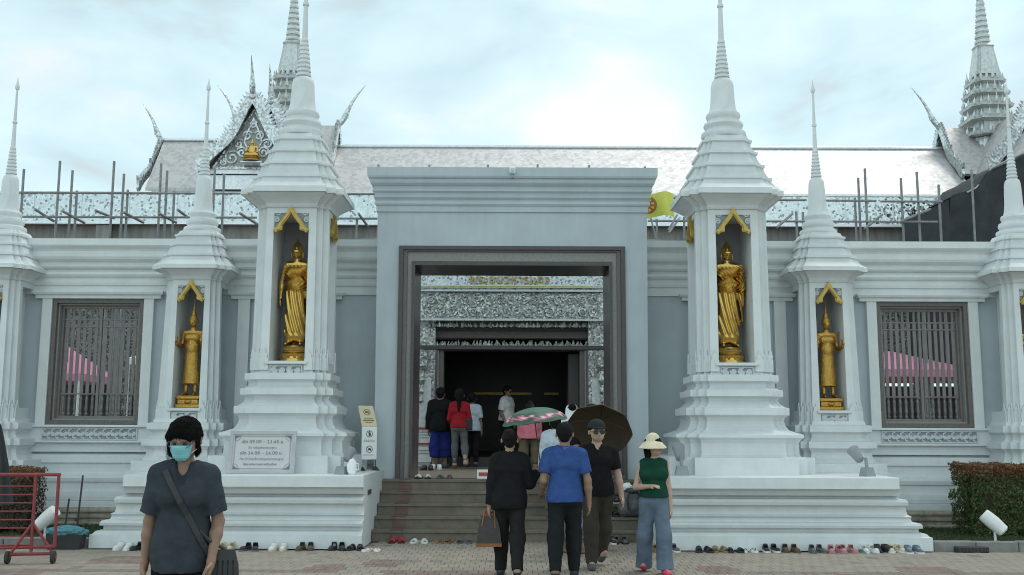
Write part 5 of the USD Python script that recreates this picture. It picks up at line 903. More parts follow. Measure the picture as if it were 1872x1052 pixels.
b = Body(1.71, False, lean=.02, fat=1.02, aL=((.16, .10, -1), (.10, -.85, -.5)), aR=((.24, .04, -1), (.05, -.22, -1)), lL=((.04, .16, -1), (0, .46, -1)), lR=((.03, -.26, -1), (0, .0, -1)), foot=(.5, 0))
p = person('person in a royal blue polo shirt walking to the steps, seen from behind', (.60, 11.85, 0), 176, b, 'tan')
wear(p, b, 'polo_shirt', b.upper(.015, .72, -.045, 0, 1.02, .010, .010, 31, 1.04), 'polo_blue'); wear(p, b, 'trousers', b.trousers(.014, 1.96, (1.12, 1.3), fold=.010), 'trouser_black'); wear(p, b, 'hair', b.hair('crop', .009, 6), 'hair_black'); shoes(p, b, 'shoe_black')
obj('collar', T(lathe([(0, .068), (.02, .070), (.035, .064), (.03, .060)], 18), b.J['neck'] + (0, .012, .008)), 'polo_blue', p)

# ---- the two coming out
b = Body(1.74, False, lean=-.02, fat=1.03, head=(.05, .03), aL=((.24, .02, -1), (.10, -.22, -1)), aR=((.20, .12, -1), (.0, .02, -1)), lL=((.02, .18, -1), (0, .50, -1)), lR=((.04, -.28, -1), (0, -.02, -1)), foot=(.55, 0))
p = person('person in a black polo shirt, cap and sunglasses walking towards the camera', (1.04, 12.75, 0), 8, b, 'light')
wear(p, b, 'polo_shirt', b.upper(.014, .75, -.03, .045, 1.02, .010, .009, 41), 'black_cloth'); wear(p, b, 'trousers', b.trousers(.015, 1.98, (1.15, 1.4), fold=.011), 'trouser_brown'); shoes(p, b, 'shoe_grey', 1.22)
wear(p, b, 'hair', b.hair('crop', .009, 7), 'hair_black'); shades(p, b)
cp = Field(b.hc - .1 + (0, 0, .02), b.hc + (.17, .17, .26), .008); cp.lo = cp.lo; cp = Field(b.hc - np.array([.2, .25, .02]), b.hc + np.array([.2, .2, .28]), .008)
cp.bone(b.hd(0, .012, .078), b.hd(0, -.004, .080), .062 * b.H, .060 * b.H, k=.02); cp.plane(b.hd(0, 0, .072), (0, -.1, -1)); cp.bone(b.hd(-.02, -.07, .074), b.hd(.02, -.07, .074), .034 * b.H, .034 * b.H, k=.01, sq=(1, 1, .16))
wear(p, b, 'cap', cp.mesh(), 'grey_cap')
obj('placket', box(-.012, .012, -.01, .004, 0, .10) and T(box(-.011, .011, -.004, .004, -.05, .07), b.J['chest'] + (0, -.045, .06), rx=-.12), 'soft_black', p)
b = Body(1.55, True, lean=0, head=(.95, .05), aL=((.12, .05, -1), (.08, -.05, -1)), aR=((.28, -.02, -1), (-.75, -.75, .08)), lL=((.06, -.24, -1), (.02, -.02, -1)), lR=((.08, .12, -1), (.03, .30, -1)), foot=(0, .3))
p = person('person in a straw bucket hat, green sleeveless top and ripped jeans looking to the side', (1.66, 12.3, 0), -4, b, 'light')
wear(p, b, 'top', b.upper(.012, 0, .035, 0, 1.0, .010, .004, 51), 'top_green'); jm = b.trousers(.010, 2.0, (1.35, 2.45), fold=.010, waist=.085); wear(p, b, 'jeans', jm, 'denim'); shoes(p, b, 'shoe_pink')
obj('belt', T(lathe([(0, .094), (.03, .092)], 20), (0, 0, 0), s=(1.14, .86, 1)).apply_translation(b.J['hem'] + (0, 0, .075 * b.H)), 'denim', p); obj('button', sph(b.J['hem'] + (0, -.098, .095), .011, 1), 'white_board', p)
kn = b.J['knL']; obj('torn_patch', sph(kn + (.01, -.046, -.005), (.055, .03, .03), 2), 'skin_light', p, 'torn knee of the jeans')
wear(p, b, 'hair', b.hair('long', .010, 8, .18), 'hair_black')
ht = Field(b.hc - np.array([.26, .26, .12]), b.hc + np.array([.26, .26, .30]), .009)
ht.bone(b.hd(0, .010, .085), b.hd(0, .010, .098), .060 * b.H, .052 * b.H, k=.01); ht.bone(b.hd(0, .008, .098), b.hd(0, .004, .035), .056 * b.H, .118 * b.H, k=.015, cut=True); ht.bone(b.hd(0, .006, .08), b.hd(0, .0, .0), .046 * b.H, .118 * b.H, sign=-1)
ht.wrinkle(.012, 7, 3, (1, 1, .4)); wear(p, b, 'bucket_hat', ht.mesh(), 'hat_straw')

# ---- at the doorway
FLOOR = .85
def simple(label, loc, rz, H, female, skin, top, topk, low, lowk, hairk, shoe_m, **kw):
    b = Body(H, female, **kw); p = person(label, loc, rz, b, skin); h = .013
    if topk: wear(p, b, 'top', b.upper(h=h, **topk), top)
    if lowk: wear(p, b, 'trousers', b.trousers(h=h, **lowk), low)
    wear(p, b, 'hair', b.hair(**hairk), 'hair_black')
    if shoe_m: shoes(p, b, shoe_m)
    return p, b
p, b = simple('person in a red long-sleeved top and grey leggings stepping through the doorway', (-1.08, 21.7, FLOOR), 176, 1.62, True, 'light', 'red_top', dict(infl=.014, sleeve=1.8, hem=-.02, vneck=0, fold=.006), 'legging_grey', dict(infl=.006, end=1.9), dict(style='long', length=.2), 'shoe_brown', lL=((.02, -.05, -1), (0, .0, -1)), lR=((.10, .05, -1), (.12, .55, -1)), aL=((.2, -.05, -1), (-.2, -.7, -.5)), aR=((.2, -.05, -1), (-.2, -.8, -.4)), foot=(0, .6))
sb = obj('shoulder_bag', T(cbox(-.09, .09, -.04, .04, 0, .24, .02), (-.19, .05, .78)), 'bag_black', p)
p, b = simple('person in a black jacket and bright blue knee-length trousers at the left of the doorway', (-1.50, 22.05, FLOOR), 172, 1.66, False, 'tan', 'black_cloth', dict(infl=.035, sleeve=1.95, hem=-.08, vneck=0, loose=1.02, fold=.012), 'blue_trouser', dict(infl=.03, end=1.62, wide=(1.4, 2.0), fold=.014), dict(style='short'), 'shoe_grey', fat=1.0, lL=((.05, .05, -1), (0, .1, -1)), lR=((.05, -.12, -1), (0, .05, -1)))
obj('collar', T(lathe([(0, .06), (.015, .058)], 14), b.J['neck'] + (0, .012, .02)), 'white_shirt', p)
p, b = simple('person in a pale patterned shirt half hidden behind the one in red', (-.86, 22.75, FLOOR), 180, 1.58, True, 'tan', 'pale_blue_cloth', dict(infl=.02, sleeve=.8, hem=-.05, vneck=0), 'black_cloth', dict(infl=.015, end=1.9), dict(style='short'), 'shoe_black')
p, b = simple('person in a white short-sleeved shirt and sunglasses standing in the doorway', (-.10, 23.4, 1.05), 62, 1.56, False, 'tan', 'white_shirt', dict(infl=.025, sleeve=.85, hem=-.02, vneck=.03, loose=1.08, fold=.01), 'trouser_black', dict(infl=.02, end=1.95, wide=(1.2, 1.5)), dict(style='short'), 'shoe_grey', fat=1.1, aR=((.15, .15, -1), (.1, -.5, -.8)), head=(-.1, .15))
shades(p, b)
p, b = simple('person bending forward with a pink jacket tied round the waist, behind the floral umbrella', (.30, 17.5, FLOOR), 178, 1.60, True, 'tan', 'dark_navy', dict(infl=.016, sleeve=.8, hem=.03, vneck=0), 'khaki', dict(infl=.012, end=1.55, wide=(1.1, 1.3)), dict(style='bun'), None, lean=1.15, aL=((.1, -.2, -1), (0, -.3, -1)), aR=((.1, -.2, -1), (0, -.3, -1)), lL=((.04, .02, -1), (0, .06, -1)), lR=((.06, -.06, -1), (0, .06, -1)))
wear(p, b, 'tied_jacket', b.skirt(.13, .098, .13, .012, .012, 5), 'pink_wrap')
p, b = simple('person in a pale blue robe between the pink jacket and the blue polo shirt', (.66, 15.85, .345), 175, 1.50, True, 'mid', 'pale_blue_cloth', dict(infl=.03, sleeve=1.9, hem=-.06, vneck=0, fold=.012), 'khaki', dict(infl=.02, end=1.9, wide=(1.2, 1.4)), dict(style='short'), 'shoe_grey')
p, b = simple('person with a white headscarf rising behind the brown umbrella', (.93, 16.2, .515), 185, 1.50, True, 'mid', 'white_scarf', dict(infl=.03, sleeve=1.8, hem=-.06, vneck=0), 'white_scarf', dict(infl=.03, end=1.9, wide=(1.5, 2.0)), dict(style='bun'), 'shoe_grey')
sc = Field(b.hc - .25, b.hc + .25, .011); sc.bone(b.hd(0, .012, .07), b.hd(0, .02, .03), .064 * b.H, .064 * b.H, k=.02); sc.bone(b.hd(0, .02, .04), b.hd(0, .02, -.05), .062 * b.H, .09 * b.H, k=.03); sc.bone(b.hd(0, -.09, .04), b.hd(0, -.09, .02), .055 * b.H, .055 * b.H, sign=-1); sc.plane(b.hd(0, .0, -.05), (0, 0, -1))
wear(p, b, 'headscarf', sc.mesh(), 'white_scarf')
p, b = simple('person in a dark bucket hat just visible above the brown umbrella', (1.22, 15.9, .345), 190, 1.64, False, 'mid', 'grey_cap', dict(infl=.025, sleeve=.8, hem=-.05, vneck=0), 'trouser_brown', dict(infl=.02, end=1.95, wide=(1.3, 1.6)), dict(style='short'), 'shoe_black')
ht = Field(b.hc - np.array([.22, .22, .1]), b.hc + np.array([.22, .22, .26]), .010); ht.bone(b.hd(0, .010, .082), b.hd(0, .008, .09), .062 * b.H, .058 * b.H, k=.01); ht.bone(b.hd(0, .008, .08), b.hd(0, .006, .05), .06 * b.H, .088 * b.H, k=.01, cut=True); ht.bone(b.hd(0, .006, .07), b.hd(0, 0, .02), .05 * b.H, .075 * b.H, sign=-1)
wear(p, b, 'bucket_hat', ht.mesh(), 'grey_cap')
b = Body(1.52, True, head=(.2, .1), aL=((.2, -.3, -1), (-.1, -1, .5)), lL=((.04, -.1, -1), (0, .05, -1)), lR=((.03, .12, -1), (0, .2, -1)))
p = person('person in a long grey-blue patterned skirt walking barefoot behind the blue polo shirt', (.84, 14.25, 0), 14, b, 'tan')
wear(p, b, 'top', b.upper(.016, .8, -.03, .03, 1.04, .013, .006, 61), 'dark_navy'); hand_l = Rz(math.radians(14)) @ b.J['palL'] + np.array([.84, 14.25, 0]); wear(p, b, 'skirt', b.skirt(.40, .085, .135), 'patterned_skirt'); wear(p, b, 'hair', b.hair('bob', .011, 3), 'hair_black')
# ------------------------------------------------------------------ umbrellas
def umbrella_canopy(R, H, nseg=8, m=8, sag=.05):
    V, Fc, P = [], [], []
    n = nseg * 6
    for i in range(m + 1):
        t = i / m
        for j in range(n):
            a = 2 * PI * j / n; ph = (j % 6) / 6; sc = 1 - sag * math.sin(ph * PI) * t ** 1.5
            r = R * math.sin(t * 1.25) / math.sin(1.25) * sc; z = H * (math.cos(t * 1.25) - math.cos(1.25)) / (1 - math.cos(1.25)) - .012 * math.sin(ph * PI) * t
            V.append((r * math.cos(a), r * math.sin(a), z)); P.append((t, a))
    for i in range(m):
        for j in range(n):
            k, l = i * n + j, i * n + (j + 1) % n; Fc += [(k, k + n, l + n), (k, l + n, l)]
    v = np.array(V); f = np.array(Fc); N = len(v)
    return v, f, P
def umbrella(label, loc, axis, R, H, mt, pole, colour=None):
    t = thing('umbrella', label, 'umbrella', loc)
    z = np.array([0, 0, 1.0]); ax = nrm(axis); q = trimesh.geometry.align_vectors(z, ax)
    v, f, P = umbrella_canopy(R, H, m=22 if colour else 8)
    inner = v * .985 - np.array([0, 0, .004]); V = np.vstack([v, inner]); N = len(v); F = np.vstack([f, f[:, ::-1] + N])
    m = trimesh.Trimesh(V, F, process=False); m.apply_transform(q)
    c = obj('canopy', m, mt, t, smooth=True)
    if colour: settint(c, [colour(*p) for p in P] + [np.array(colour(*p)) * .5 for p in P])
    for k in range(8):
        a = 2 * PI * k / 8; n = 48; idx = [i * n + k * 6 for i in range(0, len(v) // n, 2 if colour else 1)]
        r = tube(v[idx] * .975 - np.array([0, 0, .008]), .003, 4); r.apply_transform(q); obj('rib', r, 'metal_dark', t)
    s = rod((0, 0, H + .035), (0, 0, H - pole), .007, 6); s.apply_transform(q); obj('shaft', s, 'metal_dark', t)
    h = rod((0, 0, H - pole - .002), (0, 0, H - pole - .11), .014, 8); h.apply_transform(q); obj('handle', h, 'black_rubber', t)
    return t
vcol('floral_print', .55)
fl_ = [(rng.uniform(.66, .86), a + rng.uniform(-.05, .05), rng.uniform(.075, .12)) for a in np.linspace(0, 2 * PI, 30)]
def floral(t, a):
    base = np.array((.03, .06, .043)) if t > .5 else np.array((.045, .12, .075)); base = base if t < .93 else np.array((.03, .10, .055))
    for ft, fa, fr in fl_:
        d = math.hypot((t - ft), ((a - fa + PI) % (2 * PI) - PI) * t); an = math.atan2(t - ft, ((a - fa + PI) % (2 * PI) - PI) * t)
        if d < fr * (.72 + .32 * math.cos(5 * an)): return np.array((.62, .14, .27)) if d > fr * .35 else np.array((.75, .42, .48))
    return base
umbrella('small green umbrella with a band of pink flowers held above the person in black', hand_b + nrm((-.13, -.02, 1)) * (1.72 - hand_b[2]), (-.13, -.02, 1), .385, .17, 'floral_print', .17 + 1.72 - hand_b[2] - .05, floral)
umbrella('large brown umbrella tilted back so its ribbed underside shows behind the cap and sunglasses', (1.20, 14.38, 1.63), np.array([1.20, 14.38, 1.63]) - hand_l + (0, .12, 0), .465, .20, 'umbrella_brown', .20 + np.linalg.norm(np.array([1.20, 14.38, 1.63]) - hand_l))
# ------------------------------------------------------------------ gilded statues in the niches
def standing_statue():
    """Robed standing figure, about 1.7 m: right arm hanging, left hand raised; feet at z=0."""
    b = Body(1.70, False, head=(0, .05), fat=.93, aR=((.20, .03, -1), (.06, .0, -1)), aL=((.10, .10, -1), (-.05, -.75, .62)), hL=(.05, -.12, 1)); H = b.H; h = .009
    F = Field(*b.bounds(b.B, .10), h)
    for r in ('torso', 'neck', 'uarmL', 'uarmR', 'farmL', 'farmR', 'footL', 'footR', 'shinL', 'shinR'):
        for q in b.B[r]: F.bone(*q[:4], k=.015 * H)
    for q in b.B['head']: F.bone(*q[:4], k=.010 * H)
    for r in ('handL', 'handR'):
        for q in b.B[r]: F.bone(*q[:4], k=.006 * H)
    F.bone(b.hd(0, .01, .075), b.hd(0, .01, .085), .058 * H, .054 * H, k=.01); F.bone(b.hd(0, .012, .13), b.hd(0, .012, .145), .028 * H, .020 * H, k=.015 * H); F.bone(b.hd(0, .012, .155), b.hd(0, .012, .195), .012 * H, .003 * H, k=.006 * H)
    for sg in (-1, 1): F.bone(b.hd(sg * .056, .008, .045), b.hd(sg * .054, .008, -.005), .009 * H, .006 * H, k=.005)
    c = b.J['hem']; top_ = b.J['neck']
    F.bone(c + (-.02 * H, 0, .05 * H), c + (-.035 * H, -.0, -.42 * H), .072 * H, .070 * H, k=.03 * H, sq=(1, .8, 1)); F.bone(c + (.02 * H, 0, .05 * H), c + (.035 * H, 0, -.42 * H), .072 * H, .070 * H, k=.03 * H, sq=(1, .8, 1))
    for q in b.B['torso']: F.bone(q[0], q[1], q[2] + .008, q[3] + .008, k=.02 * H)
    # the robe falling from the raised arm
    e = b.J['elL']; F.bone(b.J['shL'] + (.0, .01, -.05), e + (.02, .01, -.05), .05 * H, .045 * H, k=.03 * H); F.bone(e + (.02, 0, -.02), e + (.005, .03, -.36 * H), .045 * H, .022 * H, k=.03 * H, sq=(.7, 1, 1))
    m = np.argwhere(np.abs(F.D) < 4 * h); P = np.stack([F.ax[k][m[:, k]] for k in range(3)], 1)
    z0, z1 = c[2] - .43 * H, top_[2] - .02 * H; w = np.clip((P[:, 2] - z0) / .08, 0, 1) * np.clip((z1 - P[:, 2]) / .06, 0, 1) * (np.abs(P[:, 0]) < .18 * H) * (P[:, 0] > -.135 * H)
    up = np.clip((P[:, 2] - c[2] - .02) / .15, 0, 1)
    ph = (1 - up) * (P[:, 0] * 75 + 5 * np.sin(P[:, 2] * 2.2) + P[:, 2] * 14) + up * ((P[:, 2] + P[:, 0] * 1.1) * 95)
    F.D[tuple(m.T)] += (.0135 * np.sin(ph) * w).astype(np.float32)
    F.plane((0, 0, c[2] - .47 * H), (0, 0, -1)) if 0 else None
    return F.mesh()
def crowned_statue():
    """Standing figure in royal dress with a tall pointed crown, both palms raised forward."""
    b = Body(1.30, False, fat=.9, aR=((.16, .06, -1), (.16, -1, .12)), aL=((.16, .06, -1), (.16, -1, .12)), hL=(.04, -.15, 1), hR=(.04, -.15, 1)); H = b.H; h = .009
    F = Field(b.bounds(b.B, .08)[0], b.bounds(b.B, .08)[1] + (0, 0, .30), h)
    for r in ('torso', 'neck', 'uarmL', 'uarmR', 'farmL', 'farmR', 'footL', 'footR', 'shinL', 'shinR'):
        for q in b.B[r]: F.bone(*q[:4], k=.015 * H)
    for q in b.B['head']: F.bone(*q[:4], k=.010 * H)
    for r in ('handL', 'handR'):
        for q in b.B[r]: F.bone(q[0], q[1], q[2] * 1.25, q[3] * 1.25, k=.006 * H)
    F.bone(b.hd(0, .01, .085), b.hd(0, .01, .10), .060 * H, .052 * H, k=.008)
    for i in range(5): F.bone(b.hd(0, .012, .125 + .025 * i), b.hd(0, .012, .130 + .025 * i), (.042 - .007 * i) * H, (.040 - .007 * i) * H, k=.004)
    F.bone(b.hd(0, .012, .24), b.hd(0, .012, .36), .011 * H, .003 * H, k=.006)
    c = b.J['hem']
    F.bone(c + (0, 0, .05 * H), c + (0, -.0, -.38 * H), .082 * H, .098 * H, k=.03 * H, sq=(1, .72, 1), cut=True)
    for sg in (-1, 1): F.bone(b.J['sh' + ('L' if sg > 0 else 'R')] + (sg * .02, 0, .02), b.J['sh' + ('L' if sg > 0 else 'R')] + (sg * .075, 0, .045), .022, .008, k=.01); F.bone(c + (sg * .09, 0, -.36 * H), c + (sg * .15, 0, -.40 * H), .022, .006, k=.02)
    for q in b.B['torso'][3:]: F.bone(q[0], q[1], q[2] + .008, q[3] + .008, k=.02 * H)
    m = np.argwhere(np.abs(F.D) < 4 * h); P = np.stack([F.ax[k][m[:, k]] for k in range(3)], 1)
    w = np.clip((P[:, 2] - (c[2] - .38 * H)) / .03, 0, 1) * np.clip((c[2] + .27 * H - P[:, 2]) / .04, 0, 1) * (np.abs(P[:, 0]) < .11 * H)
    F.D[tuple(m.T)] += (.0045 * (np.sin(P[:, 0] * 130) * np.sin(P[:, 2] * 150)) * w).astype(np.float32)
    return F.mesh()
def lotus_base(r, h):
    q = lathe([(0, r), (h * .16, r), (h * .18, r * .93), (h * .34, r * .93), (h * .36, r * .98), (h * .46, r), (h * .58, r * .88), (h * .62, r * .78), (h * .70, r * .80), (h * .72, r * .9), (h * .82, r * .92), (h * .9, r * .84), (h, r * .76)], 20)
    pet = [T(sph((0, 0, 0), (r * .13, r * .07, h * .17), 1), (r * .90 * math.cos(a), r * .90 * math.sin(a), h * .36), rz=0) for a in np.linspace(0, 2 * PI, 14, endpoint=False)]
    return q, cat_(pet)
st1 = thing('standing_statue', 'polished golden standing statue in the niche of the left tall tower', 'statue', (-TX + .03, TY - .17, 2.658), group='tall golden statues in the tower niches')
a, c_ = lotus_base(.225, .25); obj('figure', T(standing_statue(), (0, 0, .25), s=.94), 'gold', st1, smooth=True); q = obj('pedestal', a, 'gold', st1, smooth=35); obj('petal_row', c_, 'gold_dark', q, smooth=True)
st2 = dup(st1, (TX - .03, TY - .17, 2.658), 0, 'polished golden standing statue in the niche of the right tall tower')
st3 = thing('crowned_statue', 'ornate golden crowned statue with both palms raised, in the left small pillar', 'statue', (-5.28, 17.17, 1.968), group='small crowned statues in the pillar niches')
obj('figure', T(crowned_statue(), (0, -.02, .20)), 'gold_leaf_relief', st3, smooth=True)
q = obj('pedestal', cat_([cbox(-.20, .20, -.16, .17, 0, .06, .01), cbox(-.17, .17, -.14, .15, .06, .14, .01), cbox(-.19, .19, -.15, .16, .14, .20, .012)]), 'gold_leaf_relief', st3); obj('dark_boss', sph((0, -.145, .10), (.06, .02, .03), 2), 'gold_dark', q)
dup(st3, (5.21, 17.17, 1.968), 0, 'ornate golden crowned statue with both palms raised, in the right small pillar')
dup(st3, (-8.6, 17.17, 1.968), 0, 'golden crowned statue in the pillar cut by the left edge')
dup(st3, (8.57, 17.17, 1.968), 0, 'golden crowned statue in the pillar cut by the right edge')
F = Field((-.32, -.24, -.02), (.32, .2, .72), .012)
F.bone((-.16, -.10, .07), (.16, -.10, .07), .06, .06, k=.03); F.bone((-.2, -.02, .07), (.2, -.02, .07), .065, .065, k=.04); F.bone((0, 0, .08), (0, 0, .30), .10, .11, k=.04); F.bone((-.12, 0, .34), (.12, 0, .34), .045, .045, k=.03); F.bone((0, 0, .36), (0, 0, .42), .035, .03, k=.02); F.bone((0, 0, .46), (0, 0, .49), .055, .05, k=.02); F.bone((0, 0, .54), (0, 0, .63), .03, .004, k=.02)
for s in (-1, 1): F.bone((s * .15, 0, .33), (s * .18, -.02, .2), .036, .03, k=.02); F.bone((s * .18, -.02, .2), (s * .10, -.13, .12), .03, .022, k=.02)
ss = thing('seated_statue', 'small golden seated statue before the silver gable behind the left tower', 'statue', (-6.80, 26.40, 8.56), 0)
obj('figure', T(F.mesh(), (0, 0, .10), s=.85), 'gold', ss, smooth=True); obj('pedestal', lathe([(0, .24), (.03, .24), (.05, .19), (.08, .21), (.10, .2)], 18), 'gold_dark', ss)
obj('ledge', cbox(-.28, .28, -.12, .3, -.06, -.002, .015), 'silver_plain', ss)

# ------------------------------------------------------------------ boards and signs
ob = thing('opening_hours_board', 'white board with opening hours in a grey frame, leaning on the left tower base', 'sign', (-3.58, 15.06, .992), 2)
til = lambda m: T(m, rx=-.22)
obj('panel', til(cbox(-.45, .45, 0, .025, .02, .60, .005)), 'sign_panel', ob)
obj('frame', til(ext(sbox(-.475, 0, .475, .62).difference(sbox(-.425, .045, .425, .575)), .045).apply_translation((0, .034, 0))), 'sign_frame', ob)
ln = sbox(-.395, .075, .395, .545); ln = ln.difference(unary_union([Point(sx * .395, z).buffer(.07) for sx in (-1, 1) for z in (.075, .545)]))
obj('border_line', til(T(ext(ln.boundary.buffer(.004), .003), (0, -.001, 0))), 'sign_ink_soft', ob)
obj('corner_ornament', til(T(ext(unary_union([Polygon([(sx * .405, z), (sx * .405, z - sz * .085), (sx * .385, z - sz * .045), (sx * .35, z - sz * .02), (sx * .30, z)]) for sx in (-1, 1) for z, sz in ((.065, -1), (.555, 1))]), .003), (0, -.001, 0))), 'sign_ink', ob)
for key, w, x, z, mt in (('open_am', .60, 0, .445, 'sign_ink'), ('mid', .40, 0, .365, 'sign_ink_soft'), ('open_pm', .60, -.01, .28, 'sign_ink'), ('mid2', .62, 0, .20, 'sign_ink_soft'), ('low', .48, -.02, .125, 'sign_ink')):
    obj('lettering', til(T(lettering(key, w), (x, -.001, z))), mt, ob)
sg_ = thing('rules_stand', 'slim stand with a cream top panel and white prohibition signs left of the doorway', 'sign', (-2.24, 16.55, .992), 26)
obj('board', cbox(-.125, .125, -.012, .012, .17, .68, .004), 'white_board', sg_)
top_p = lambda m: T(T(m, rx=-.62), (0, -.0, .683)); obj('top_board', top_p(cbox(-.125, .125, -.012, .012, 0, .40, .004)), 'cream_board', sg_)
def ban(cx, cz, r): return unary_union([Point(cx, cz).buffer(r).difference(Point(cx, cz).buffer(r * .82)), LineString([(cx - r * .6, cz + r * .6), (cx + r * .6, cz - r * .6)]).buffer(r * .07)])
obj('prohibition_sign', cat_([T(ext(ban(0, z, .055), .003), (0, -.012, 0)) for z in (.57, .33)]), 'sign_ink', sg_)
obj('pictogram', cat_([T(ext(unary_union([Point(0, .60).buffer(.012), Polygon([(-.014, .585), (.016, .585), (.02, .55), (.008, .535), (-.012, .535)])]), .003), (0, -.0125, 0)), T(ext(Polygon([(-.034, .315), (.034, .315), (.028, .335), (.005, .352), (-.012, .335)]), .003), (0, -.0125, 0))]), 'black_metal', sg_)
obj('caption', cat_([T(ext(unary_union([sbox(-.09 + .03 * i, z, -.068 + .03 * i, z + .012) for i in range(6)]), .002), (0, -.012, 0)) for z in (.465, .445, .235)]), 'sign_ink_soft', sg_)
obj('prohibition_sign', top_p(T(ext(ban(0, .27, .058), .003), (0, -.012, 0))), 'brown_ink', sg_); obj('caption', top_p(T(ext(unary_union([sbox(-.09, .10, .09, .118), sbox(-.07, .135, .08, .15), sbox(-.06, .065, .06, .08)]), .002), (0, -.012, 0))), 'brown_ink', sg_)
obj('pictogram', top_p(T(ext(Polygon([(-.03, .255), (.03, .255), (.034, .275), (.0, .295), (-.03, .28)]), .003), (0, -.0125, 0))), 'brown_ink', sg_)
for s in (-1, 1): obj('leg', rod((s * .115, .02, 0), (s * .115, .02, .66), .009, 6), 'black_metal', sg_); obj('foot', loft([rrect(s * .115 - .02, s * .115 + .02, -.16, .16, 0), rrect(s * .115 - .012, s * .115 + .012, -.02, .06, .06)]), 'black_metal', sg_)
nb = thing('notice_board', 'white notice in a red frame on the pier left of the doorway', 'notice', (-1.86, 22.50, 1.32)); obj('frame', T(ext(sbox(-.17, 0, .17, .37).difference(sbox(-.13, .04, .13, .33)), .03), (0, 0, 0)), 'red_sign', nb); obj('sheet', box(-.129, .129, -.015, 0, .041, .329), 'white_board', nb); obj('caption', cat_([box(-.10, .09, -.018, -.0155, z, z + .018) for z in (.26, .20, .14)]), 'sign_ink_soft', nb)
nb = thing('notice_sheet', 'plain white notice below the red framed one left of the doorway', 'notice', (-1.86, 22.50, .95)); obj('sheet', cbox(-.15, .15, -.02, 0, 0, .33, .004), 'white_board', nb); obj('caption', cat_([box(-.11, .10, -.024, -.0215, z, z + .018) for z in (.24, .18)]), 'sign_ink_soft', nb)
fs = thing('floor_sign', 'small white sign with a red bar standing on the top step', 'sign', (-.42, 16.92, .853)); obj('panel', T(cbox(-.13, .13, 0, .012, 0, .15, .003), rx=-.25), 'white_board', fs); obj('red_bar', T(box(-.105, .105, -.004, -.0005, .045, .105), rx=-.25), 'red_sign', fs)

# ------------------------------------------------------------------ floodlights
def flood(label, loc, rz, mt='lamp_grey', s=1.0):
    t = thing('floodlight', label, 'floodlight', loc, rz, group=None)
    obj('base', T(loft([rrect(-.09, .09, -.07, .07, 0), rrect(-.065, .065, -.05, .05, .12)]), s=s), mt, t)
    obj('stem', rod((0, 0, .11 * s), (0, .02 * s, .25 * s), .022 * s, 8), mt, t)
    body = T(lathe([(0, .035), (.02, .06), (.16, .075), (.2, .085), (.22, .085)], 14), rx=-.75); obj('lamp_head', T(body, (0, .10 * s, .20 * s), s=s), mt, t)
    obj('lens', T(T(lathe([(.221, .078), (.224, .076)], 14), rx=-.75), (0, .10 * s, .20 * s), s=s), 'lamp_glass', t)
flood('grey floodlight at the right corner of the left plinth, beside a white bag', (-2.42, 15.05, .992), -25, 'lamp_grey', .95)
flood('grey floodlight near the right end of the right plinth', (5.08, 15.05, .992), 30, 'lamp_grey', 1.05)
flood('grey floodlight on the right plinth partly behind the straw hat', (2.45, 15.15, .992), 0, 'lamp_grey', 1.1)
flood('grey floodlight on the left plinth behind the foreground person', (-4.95, 15.3, .992), 20, 'lamp_grey', 1.0)
bt = thing('plastic_bag', 'crumpled white plastic bag beside the floodlight at the left plinth corner', 'bag', (-2.27, 15.0, .992))
bm = trimesh.creation.icosphere(3, 1); v = np.array(bm.vertices) * (.07, .06, .12); v *= (1 + .35 * (meshkit.fbm(np.array(bm.vertices) * 3 + 4, 3, 2)[:, None] - .5)); bm.vertices = v + (0, 0, .10); obj('bag', bm, 'white_cloth', bt); obj('handle', tube([(.03, 0, .16), (.09, 0, .15), (.10, 0, .08), (.05, 0, .05)], .008, 5), 'white_cloth', bt)
def spot(label, loc, rz):
    t = thing('garden_spotlight', label, 'spotlight', loc, rz)
    ax = nrm((-.62, .30, .62)); o = np.array([0, 0, .27]); q = trimesh.geometry.align_vectors((0, 0, 1), ax)
    b_ = lathe([(-.17, .05), (-.15, .085), (.02, .10), (.15, .095), (.19, .085)], 18); b_.apply_transform(q); obj('housing', T(b_, o), 'lamp_white', t, smooth=40)
    l_ = lathe([(.16, .08), (.165, .078)], 14); obj('stem', rod((0, 0, 0), (0, 0, .2), .018, 6), 'lamp_white', t); obj('foot', cbox(-.09, .09, -.06, .06, 0, .03, .006), 'lamp_grey', t)
spot('white cylindrical garden spotlight on the lawn before the right hedge', (6.82, 14.98, .075), 0)
spot('white cylindrical garden spotlight behind the red barrier at the left', (-6.62, 15.1, .075), 200)

